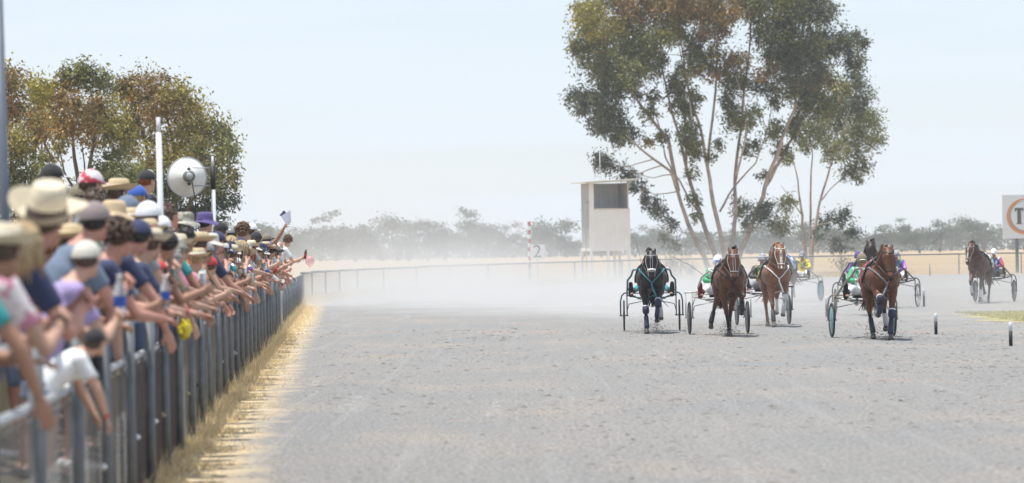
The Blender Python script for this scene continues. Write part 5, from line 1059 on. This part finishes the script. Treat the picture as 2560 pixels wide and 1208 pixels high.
L = [
 # px, ytop, u, pose, hat, hatc, hair, hairc, top, topc, label, kw
 (112, 486, .12, 'clasp', 'big', 'brown', 'short', 'brown', 'shirt', 'navy', 'spectator in a big pale straw hat with dark brown band and navy shirt', dict(skin='s', sc=1.02)),
 (8, 560, .08, 'hang', 'pale', 'cream', 'short', 'brown', 'shirt', 'teal', 'spectator in teal shirt and cream hat at the near end of the crowd', dict(skin='t')),
 (58, 545, .10, 'clasp', None, None, 'long', 'blond', 'shirt', 'pink_check', 'blond spectator in pink and white printed shirt beside the big straw hat', {}),
 (238, 500, .22, 'clasp', 'cap', 'mauve', 'short', 'black', 'shirt', 'slate', 'spectator in a dusty mauve cap next to the big straw hat', dict(skin='s')),
 (186, 560, .30, 'cross', 'straw', 'tan', 'short', 'brown', 'shirt', 'maroon', 'spectator in tan banded straw hat and maroon shirt', {}),
 (218, 598, .02, 'clasp', 'cap', 'cream', 'short', 'brown', 'shirt', 'lilac', 'spectator in cream cap and lilac shirt holding out a water bottle', dict(skin='p')),
 (300, 548, .03, 'cross', None, None, 'curly', 'brown', 'shirt', 'navy', 'bareheaded spectator with thick curly brown hair in navy shirt beside the cream cap', dict(skin='s')),
 (372, 500, .25, 'clasp', 'cap', 'white', 'short', 'brown', 'shirt', 'grey', 'spectator in bright white cap with back opening, in front of the white pole', dict(skin='p')),
 (378, 570, .06, 'cross', 'pale', 'black', 'short', 'brown', 'shirt', 'navy', 'spectator in pale straw hat with black band and navy polo shirt', {}),
 (131, 407, 1.2, 'fold', 'capw', 'black', 'short', 'brown', 'shirt', 'black', 'tall spectator at the back in black cap with white top, above the big straw hat', dict(leg='jeans')),
 (229, 421, .75, 'stand', 'cap', 'pattern_red', 'short', 'brown', 'shirt', 'grey', 'spectator at the back in red and white patterned cap', dict(leg='jeans')),
 (206, 455, .9, 'stand', 'cap', 'olive', 'curly', 'black', 'shirt', 'khaki', 'spectator in olive cap over black curls below the red patterned cap', {}),
 (240, 468, .7, 'fold', None, None, 'short', 'brown', 'shirt', 'olive', 'bareheaded spectator with short brown hair behind the mauve cap', {}),
 (297, 446, .75, 'stand', 'straw', 'tan', 'short', 'brown', 'shirt', 'cream', 'spectator in plain tan straw hat standing left of the blue cap', {}),
 (344, 461, .85, 'fold', 'cap', 'blue', 'short', 'blond', 'shirt', 'black', 'spectator in royal blue cap between the straw hat and the black cap', {}),
 (369, 423, .95, 'stand', 'capw', 'black', 'short', 'ginger', 'shirt', 'black', 'spectator with ginger hair under a black and white cap beside the white pole', dict(leg='jeans', skin='p')),
 (320, 486, .42, 'fold', 'cap', 'slate', 'short', 'brown', 'shirt', 'denim', 'spectator in slate blue cap behind the white cap', {}),
 (284, 498, .46, 'cross', 'bucket', 'tan', 'short', 'blond', 'shirt', 'green', 'spectator in tan bucket hat and green shirt behind the curly brown hair', {}),
 (332, 520, .36, 'cross', 'straw', 'cream', 'short', 'brown', 'shirt', 'yellow', 'spectator in cream banded straw hat and yellow shirt behind the white cap', {}),
 (424, 507, .45, 'stand', None, None, 'short', 'brown', 'shirt', 'cream', 'bareheaded dark haired spectator in cream shirt right of the white pole', dict(skin='s')),
 (402, 536, .3, 'cross', 'cap', 'white', 'short', 'brown', 'shirt', 'blue', 'spectator in small white cap and blue shirt at the foot of the white pole', {}),
 (462, 528, .38, 'phone', 'bucket', 'camo', 'short', 'brown', 'shirt', 'khaki', 'spectator in grey camouflage bucket hat holding up a phone', {}),
 (512, 528, .38, 'fold', 'bucket', 'purple', 'short', 'black', 'shirt', 'lilac', 'spectator in deep purple bucket hat left of the loudspeaker pole', {}),
 (530, 531, .55, 'stand', 'capw', 'black', 'short', 'brown', 'shirt', 'white', 'spectator in black cap with white top right beside the loudspeaker pole', {}),
 (420, 574, .12, 'reach', 'cap', 'black', 'short', 'black', 'shirt', 'red', 'spectator in black cap and red shirt beside the camouflage cap', dict(skin='t')),
 (444, 592, .04, 'cross', 'cap', 'camo', 'short', 'grey', 'shirt', 'olive', 'spectator in grey camouflage cap and olive shirt leaning on the rail', {}),
 (468, 562, .16, 'hang', None, None, 'short', 'black', 'shirt', 'teal', 'bareheaded black haired spectator in teal shirt between straw hats', dict(skin='t')),
 (502, 580, .16, 'cross', 'straw', 'olive', 'short', 'brown', 'shirt', 'orange', 'spectator in olive banded straw hat and orange shirt left of the navy cap', {}),
 (437, 622, -.10, 'cross', None, None, 'short', 'grey', 'shirt', 'navy', 'grey haired spectator in navy shirt leaning far over the rail', dict(skin='s')),
 (494, 620, .0, 'reach', 'straw', 'cream', 'short', 'blond', 'shirt', 'pink', 'spectator in cream banded straw hat and pink shirt reaching out', {}),
 (516, 603, .06, 'cross', 'cap', 'grey', 'short', 'black', 'shirt', 'black', 'spectator in grey cap and black shirt', dict(skin='t')),
 (527, 640, -.08, 'clasp', 'cap', 'red', 'short', 'brown', 'shirt', 'yellow', 'child in red cap and yellow shirt leaning on the rail', dict(sc=.8)),
 (544, 577, .12, 'hang2', 'cap', 'navy', 'short', 'brown', 'shirt', 'navy', 'sunburnt spectator in navy cap and navy sleeveless shirt leaning out', dict(skin='s')),
 (553, 553, .30, 'fold', 'capw', 'black', 'short', 'brown', 'shirt', 'khaki', 'spectator in black and white cap behind the navy cap, right of the loudspeaker pole', {}),
 (584, 563, .33, 'stand', 'cap', 'grey', 'short', 'black', 'shirt', 'maroon', 'spectator in grey cap and sunglasses beside the tall curly hair', dict(skin='p')),
 (608, 558, .17, 'cross', None, None, 'curly', 'curly_brown', 'shirt', 'grey', 'spectator with tall curly brown hair beside the white tank top', {}),
 (580, 612, .02, 'hang', 'pale', 'grey', 'short', 'brown', 'shirt', 'khaki', 'spectator in khaki shirt and pale grey banded hat in front of the streaked blond hair', dict(skin='t')),
 (604, 598, .04, 'cross', None, None, 'long', 'blond', 'tank', 'white', 'spectator with streaked blond hair in white tank top and backpack straps', dict(skin='p')),
 (630, 557, .40, 'stand', 'cap', 'white', 'short', 'brown', 'shirt', 'slate', 'spectator in white cap behind the tall curly hair', {}),
 (641, 578, .16, 'reach', 'capw', 'black', 'short', 'brown', 'shirt', 'grey', 'spectator in black and white cap and grey shirt beside the raised arm', {}),
 (667, 583, .26, 'raise', 'cap', 'olive', 'short', 'brown', 'shirt', 'blue', 'spectator in olive cap and blue shirt raising an arm with papers', dict(skin='t', turn=30)),
 (683, 594, .1, 'reach', None, None, 'short', 'brown', 'shirt', 'cream', 'brown haired spectator in cream shirt between the olive cap and the shaved head', dict(skin='')),
 (699, 603, .05, 'hang', None, None, None, None, 'shirt', 'teal_check', 'shaven headed spectator with dark glasses in teal patterned shirt', dict(skin='s')),
 (720, 588, .1, 'reach', None, None, 'curly', 'curly_brown', 'shirt', 'white', 'last spectator along the fence, with curly brown hair and white shirt, holding a bottle', dict(skin='p')),
]
HANDS = {}
used = []
for t in L:
    rt, hd, M_ = place(*t[:11], **t[11]); HANDS[t[10]] = (rt, hd); used.append((t[0], t[2], rt.location.y)); t_head = t
# boy leaning out through the rails
rt, hd, M_ = place(238, 818, -.06, 'kid', 'cap', 'black', 'short', 'brown', 'shirt', 'white', 'boy in black cap and white shirt leaning out over the lower rail', sc=.64, skin='p', turn=20, free=True); HANDS['boy'] = (rt, hd)
# the rest of the front rows: leaning and standing between those named above
hats = [('cap', 'black'), ('cap', 'white'), ('straw', 'black'), (None, None), ('cap', 'navy'), ('pale', 'navy'), ('cap', 'grey'), ('straw', 'maroon'), (None, None), ('cap', 'khaki'), ('bucket', 'navy'), ('cap', 'maroon'), ('cap', 'green'), ('bucket', 'cream'), ('pale', 'olive')]
tops = ['white', 'navy', 'grey', 'black', 'blue', 'pink', 'lilac', 'khaki', 'red', 'green', 'stripe', 'cream', 'slate', 'olive', 'teal', 'denim', 'maroon', 'check', 'floral', 'leafy', 'white', 'navy', 'grey']
seen = set(); pq = np.random.default_rng(31); Y = 21.5; poses = ['cross', 'clasp', 'reach', 'cross', 'phone', 'hang', 'clasp', 'hang2']; k = 0
HN = {'cap': 'cap', 'straw': 'straw hat', 'pale': 'pale straw hat', 'bucket': 'bucket hat'}
PN = {'cross': 'leaning on the rail', 'hang2': 'dangling one arm', 'reach': 'reaching past the rail', 'clasp': 'with clasped hands', 'hang': 'hanging an arm down', 'phone': 'holding up a phone', 'fold': 'in the second row', 'stand': 'in the second row'}
FILL = []
while Y < 81:
    for row in (0, 1):
        if row and k % 4 == 0: continue
        u = pq.uniform(.16, .25) if row == 0 else pq.uniform(.7, .95); yy = Y + (0 if row == 0 else .5)
        if row == 0 and any(abs(yy - l_) < .42 for _, uu, l_ in used if uu < .3): continue
        pose = (poses[(k * 3 + 1) % 8] if Y > 24 else ['cross', 'clasp', 'phone'][k % 3]) if row == 0 else ('fold' if k % 2 else 'stand')
        for _ in range(60):
            hat, hc = hats[pq.integers(0, len(hats))]; tp = tops[pq.integers(0, len(tops))]; hr = ['brown', 'black', 'blond', 'grey', 'ginger'][pq.integers(0, 5)]
            key = (hat, hc, tp, hr if hat is None else '')
            if key not in seen: seen.add(key); break
        art = 'a '; lab = 'spectator in ' + ((f'{hc} {HN[hat]} and {tp} shirt ' if hat in ('cap', 'bucket') else f'{HN[hat]} with {hc} band and {tp} shirt ') if hat else f'{tp} shirt with bare {hr} hair ') + PN[pose]
        lab = lab.replace('stripe shirt', 'striped shirt').replace('check shirt', 'checked shirt')
        s_ = pq.uniform(.88, .97) if row == 0 else pq.uniform(.84, .90); X = fx(yy) - u; bz = bank_z(max(.12, u)); pose_h = pose
        r_, h_, m_ = person(pose, (X, yy, bz), R(-90 + pq.uniform(14, 34)), s_, hat, hc, ['short', 'short', 'curly', 'long'][pq.integers(0, 4)], hr, 'tank' if pq.uniform() < .12 else ('long' if pq.uniform() < .22 else 'shirt'), tp, 'jeans' if pq.uniform() < .4 else 'shorts', ['denim', 'khaki', 'black', 'navy', 'grey'][pq.integers(0, 5)], ['', 't', 's', 'p'][pq.integers(0, 4)], lab, 'spectators lining the fence')
        FILL.append((pose, h_, lab))
    Y += pq.uniform(.62, .92) * (1 + Y / 180); k += 1

# ------------------------------------------------------------------ things in hands
def P_at(lab, a): return HANDS[lab][1][a]
GLASS = mat('clear_plastic', (.85, .88, .92), .08, trans=.85, var=0, ior=1.3)
def bottle(loc, r, h, cap_c, lab_c, label, cola=False, tilt=(0, 0)):
    e = empty('bottle', loc, label=label, cat='bottle'); e.rotation_euler = (tilt[0], tilt[1], 0)
    body = [(.0001, 0), (r, .004), (r, h * .55), (r * .92, h * .65), (r * .42, h * .85), (r * .36, h * .94), (.0001, h * .945)]
    obj('bottle_body', MB().lathe(body, 18), mat('cola', (.10, .02, .012), .1) if cola else GLASS, e); obj('bottle_cap', MB().tube([(0, 0, h * .93), (0, 0, h)], r * .42, 14), cm(cap_c), e); obj('paper_label', MB().lathe([(r * 1.02, h * .25), (r * 1.02, h * .5)], 18), cm(lab_c), e); return e
bottle(P_at('spectator in cream cap and lilac shirt holding out a water bottle', 'r') + Vector((0, 0, -.04)), .036, .24, 'white', 'blue', 'clear water bottle with blue label held out by the cream capped spectator')
kk = 'last spectator along the fence, with curly brown hair and white shirt, holding a bottle'
bottle(P_at(kk, 'r') + Vector((.01, 0, -.05)), .036, .27, 'white', 'red', 'dark cola bottle with red label held by the last spectator along the fence', True, (0, .15))
p = P_at(kk, 'l') + Vector((.24, .55, -.02)); bl = empty('balloon', p, label='pale pink translucent balloon past the red labelled bottle at the end of the crowd', cat='balloon')
bm = mat('pink_balloon', (.85, .35, .40), .25, trans=.0, alpha=.38, var=0); obj('skin', MB().lathe([(.0001, .13), (.06, .118), (.105, .07), (.122, 0), (.11, -.06), (.065, -.115), (.012, -.15), (.018, -.165), (.0001, -.165)], 28, c=(0, 0, 0)), bm, bl)
# papers in the raised hand
p = P_at('spectator in olive cap and blue shirt raising an arm with papers', 'r'); pa = empty('race_book', p, label='folded white race book held up in the raised hand', cat='paper')
D_ = p.y; 
def sheet_(pts, nm, m):
    me_ = MB().add(pts, [(0, 1, 2, 3)]).mesh(nm, False); o = obj(nm, me_, m, pa); s_ = o.modifiers.new('t', 'SOLIDIFY'); s_.thickness = .003
PAP = mat('paper_white', (.70, .70, .80), .6, var=.03)
sheet_([(0, 0, -.02), (-.11, -.01, .15), (.08, .03, .27), (.09, .04, .02)], 'page', PAP); sheet_([(-.11, -.012, .15), (-.14, .02, .17), (-.05, .04, .27), (.0, .02, .215)], 'cover', cloth('navy'))
PHB = mat('phone_black', (.015, .015, .018), .15)
n_ph = 0; LABP = ['dark phone held by the front row spectator nearest the big straw hat', 'dark phone held up over the middle stretch of the rail', 'dark phone held up among the straw hats', 'dark phone held up near the loudspeaker pole', 'dark phone held up beside the white tank top', 'dark phone held up near the end of the crowd', 'dark phone held low over the rail']
def phone(c, label):
    e = empty('phone', c, R(-60), label=label, cat='phone', group='phones held up by spectators'); obj('case', MB().box((0, 0, 0), (.075, .010, .155)), PHB, e, smooth=False); obj('screen', MB().box((0, .0058, 0), (.066, .001, .143)), mat('phone_glass', (.10, .12, .16), .06), e, smooth=False); obj('camera_bump', MB().box((.02, -.008, .05), (.028, .006, .028)), PHB, e, smooth=False)
a, b = HANDS['spectator in grey camouflage bucket hat holding up a phone'][1].values(); phone((a + b) / 2 + Vector((0, 0, .04)), 'phone held up by the spectator in the camouflage bucket hat')
for pose, h_, lab in FILL:
    if pose == 'phone' : phone((h_['l'] + h_['r']) / 2 + Vector((0, 0, .04)), 'phone held by ' + lab.split(' holding')[0]) ; n_ph += 1
CUPC = [('white', 'clear'), ('red', 'red')]
cup_n = 0
for pose, h_, lab in FILL:
    if pose in ('reach', 'clasp') and cup_n < 14:
        c = h_['r'] + Vector((.0, .0, -.05)); kind = cup_n % 4; who = lab.split(' reaching')[0].split(' with clasped')[0]
        if kind == 0: bottle(c, .033, .22, 'white', 'blue', 'water bottle held by ' + who)
        elif kind == 1:
            e = empty('cup', c, label='cup of beer held by ' + who, cat='cup'); obj('cup_wall', MB().lathe([(.028, 0), (.040, .12), (.038, .12), (.027, .004), (.0001, .004)], 18), GLASS, e); obj('beer', MB().lathe([(.0001, .095), (.035, .095), (.027, .006), (.0001, .006)], 18), mat('beer', (.65, .38, .06), .1), e)
        elif kind == 2:
            e = empty('drink_can', c, label='silver can held by ' + who, cat='can'); obj('can_body', MB().lathe([(.0001, 0), (.026, 0), (.033, .008), (.033, .118), (.027, .13)], 20), mat('can_silver', (.6, .62, .66), .25, .8), e); obj('can_lid', MB().lathe([(.027, .128), (.0001, .126)], 20), GALV, e)
        else:
            e = empty('stubby_holder', c, label='stubby holder held by ' + who, cat='drink holder'); obj('sleeve', MB().lathe([(.0001, 0), (.038, 0), (.038, .11), (.034, .11)], 20), cloth(['teal', 'purple', 'red'][cup_n % 3]), e); obj('can_top', MB().lathe([(.033, .10), (.031, .13), (.0001, .128)], 20), mat('can_silver', (.6, .62, .66), .25, .8), e)
        cup_n += 1
# glasses on the shaven head, yellow packet
hm = PV['hang']['headM']; who = HANDS['shaven headed spectator with dark glasses in teal patterned shirt'][0]
for nm, k_ in (('glasses', who), ('sunglasses', HANDS['spectator in grey cap and sunglasses beside the tall curly hair'][0])):
    o = obj(nm, MB().tube([(-.078, -.01, .012), (-.07, .07, .012), (-.04, .092, .01), (0, .098, .012), (.04, .092, .01), (.07, .07, .012), (.078, -.01, .012)], [(.004, .006), (.012, .006), (.018, .006), (.006, .006), (.018, .006), (.012, .006), (.004, .006)], 8, ref=(0, 0, 1)), GOG, k_); o.matrix_local = hm if nm == 'glasses' else PV['stand']['headM']
pk = at(462, 822, D_for(462, 822, -.22)); e = empty('snack_packet', pk, label='crumpled yellow packet held out low beside the fence', cat='packet'); qq = np.random.default_rng(2)
obj('foil', MB().ell((0, 0, 0), (.06, .025, .09), nu=14, nv=10), mat('yellow_foil', (.80, .66, .05), .3), e)
me_ = e.children[0].data
for v_ in me_.vertices: v_.co += Vector(qq.normal(0, .008, 3))

# ------------------------------------------------------------------ dust and haze
def volume_box(name, lo, hi, build, label):
    lo, hi = Vector(lo), Vector(hi); c = (lo + hi) / 2; me_ = MB().box((0, 0, 0), tuple(hi - lo)).mesh(name, False); m = bpy.data.materials.new(name + '_air'); m.use_nodes = True; n, l = m.node_tree.nodes, m.node_tree.links
    n.remove(n['Principled BSDF']); v_ = n.new('ShaderNodeVolumePrincipled'); l.new(v_.outputs[0], n['Material Output'].inputs['Volume']); build(m, n, l, v_)
    o = obj(name, me_, m); o.location = c; tag(o, label, name.replace('_', ' '), kind='stuff'); return o, m
def haze(m, n, l, v_): v_.inputs['Color'].default_value = (.86, .92, 1, 1); v_.inputs['Density'].default_value = .00028; v_.inputs['Anisotropy'].default_value = .2
volume_box('haze', (-960, -70, -1), (960, 1570, 34), haze, 'thin pale summer haze lying over the whole paddock')
def dust(m, n, l, v_):
    v_.inputs['Color'].default_value = (.84, .835, .825, 1); v_.inputs['Anisotropy'].default_value = .1
    tc = n.new('ShaderNodeTexCoord'); geo = n.new('ShaderNodeNewGeometry'); sp = n.new('ShaderNodeSeparateXYZ'); l.new(geo.outputs['Position'], sp.inputs[0])
    def M(op, a, b_=None, c=None):
        x = n.new('ShaderNodeMath'); x.operation = op
        for i, q_ in enumerate((a, b_, c)):
            if q_ is None: continue
            if isinstance(q_, (int, float)): x.inputs[i].default_value = q_
            else: l.new(q_, x.inputs[i])
        return x.outputs[0]
    def MR(v, a, b_, c=0, d=1):
        r_ = n.new('ShaderNodeMapRange'); r_.interpolation_type = 'SMOOTHSTEP'; l.new(v, r_.inputs['Value'])
        for k_, x in zip(('From Min', 'From Max', 'To Min', 'To Max'), (a, b_, c, d)): r_.inputs[k_].default_value = x
        return r_.outputs[0]
    X, Y_, Z = sp.outputs
    lowp = M('MULTIPLY', M('EXPONENT', M('MULTIPLY', Z, -1.9)), MR(M('SUBTRACT', X, M('MULTIPLY', Y_, .062)), 5.0, -1.5, .13, 1))
    highp = M('MULTIPLY', M('MULTIPLY', M('EXPONENT', M('MULTIPLY', Z, -.42)), .27), MR(M('SUBTRACT', X, M('MULTIPLY', Y_, .022)), 1.5, -6.5, .0, 1))
    fall = M('ADD', lowp, highp)
    # the front edge of the cloud runs from far left to just behind the leading horses
    front = M('ADD', Y_, M('MULTIPLY', X, 3.0))
    mask = MR(front, 90, 114)
    side = M('MULTIPLY', MR(X, -13.5, -8.0), MR(Y_, 176, 142, .30, 1))
    no = n.new('ShaderNodeTexNoise'); no.inputs['Scale'].default_value = .21; no.inputs['Detail'].default_value = 4; no.inputs['Roughness'].default_value = .55; l.new(geo.outputs['Position'], no.inputs['Vector'])
    nf = MR(no.outputs['Fac'], .40, .62, .04, 2.5)
    d_ = M('MULTIPLY', M('MULTIPLY', fall, mask), M('MULTIPLY', side, nf)); l.new(M('MULTIPLY', d_, .088), v_.inputs['Density'])
volume_box('dust_cloud', (-14, 68, .002), (26, 205, 6.5), dust, 'bank of pale dust hanging over the track behind the horses')
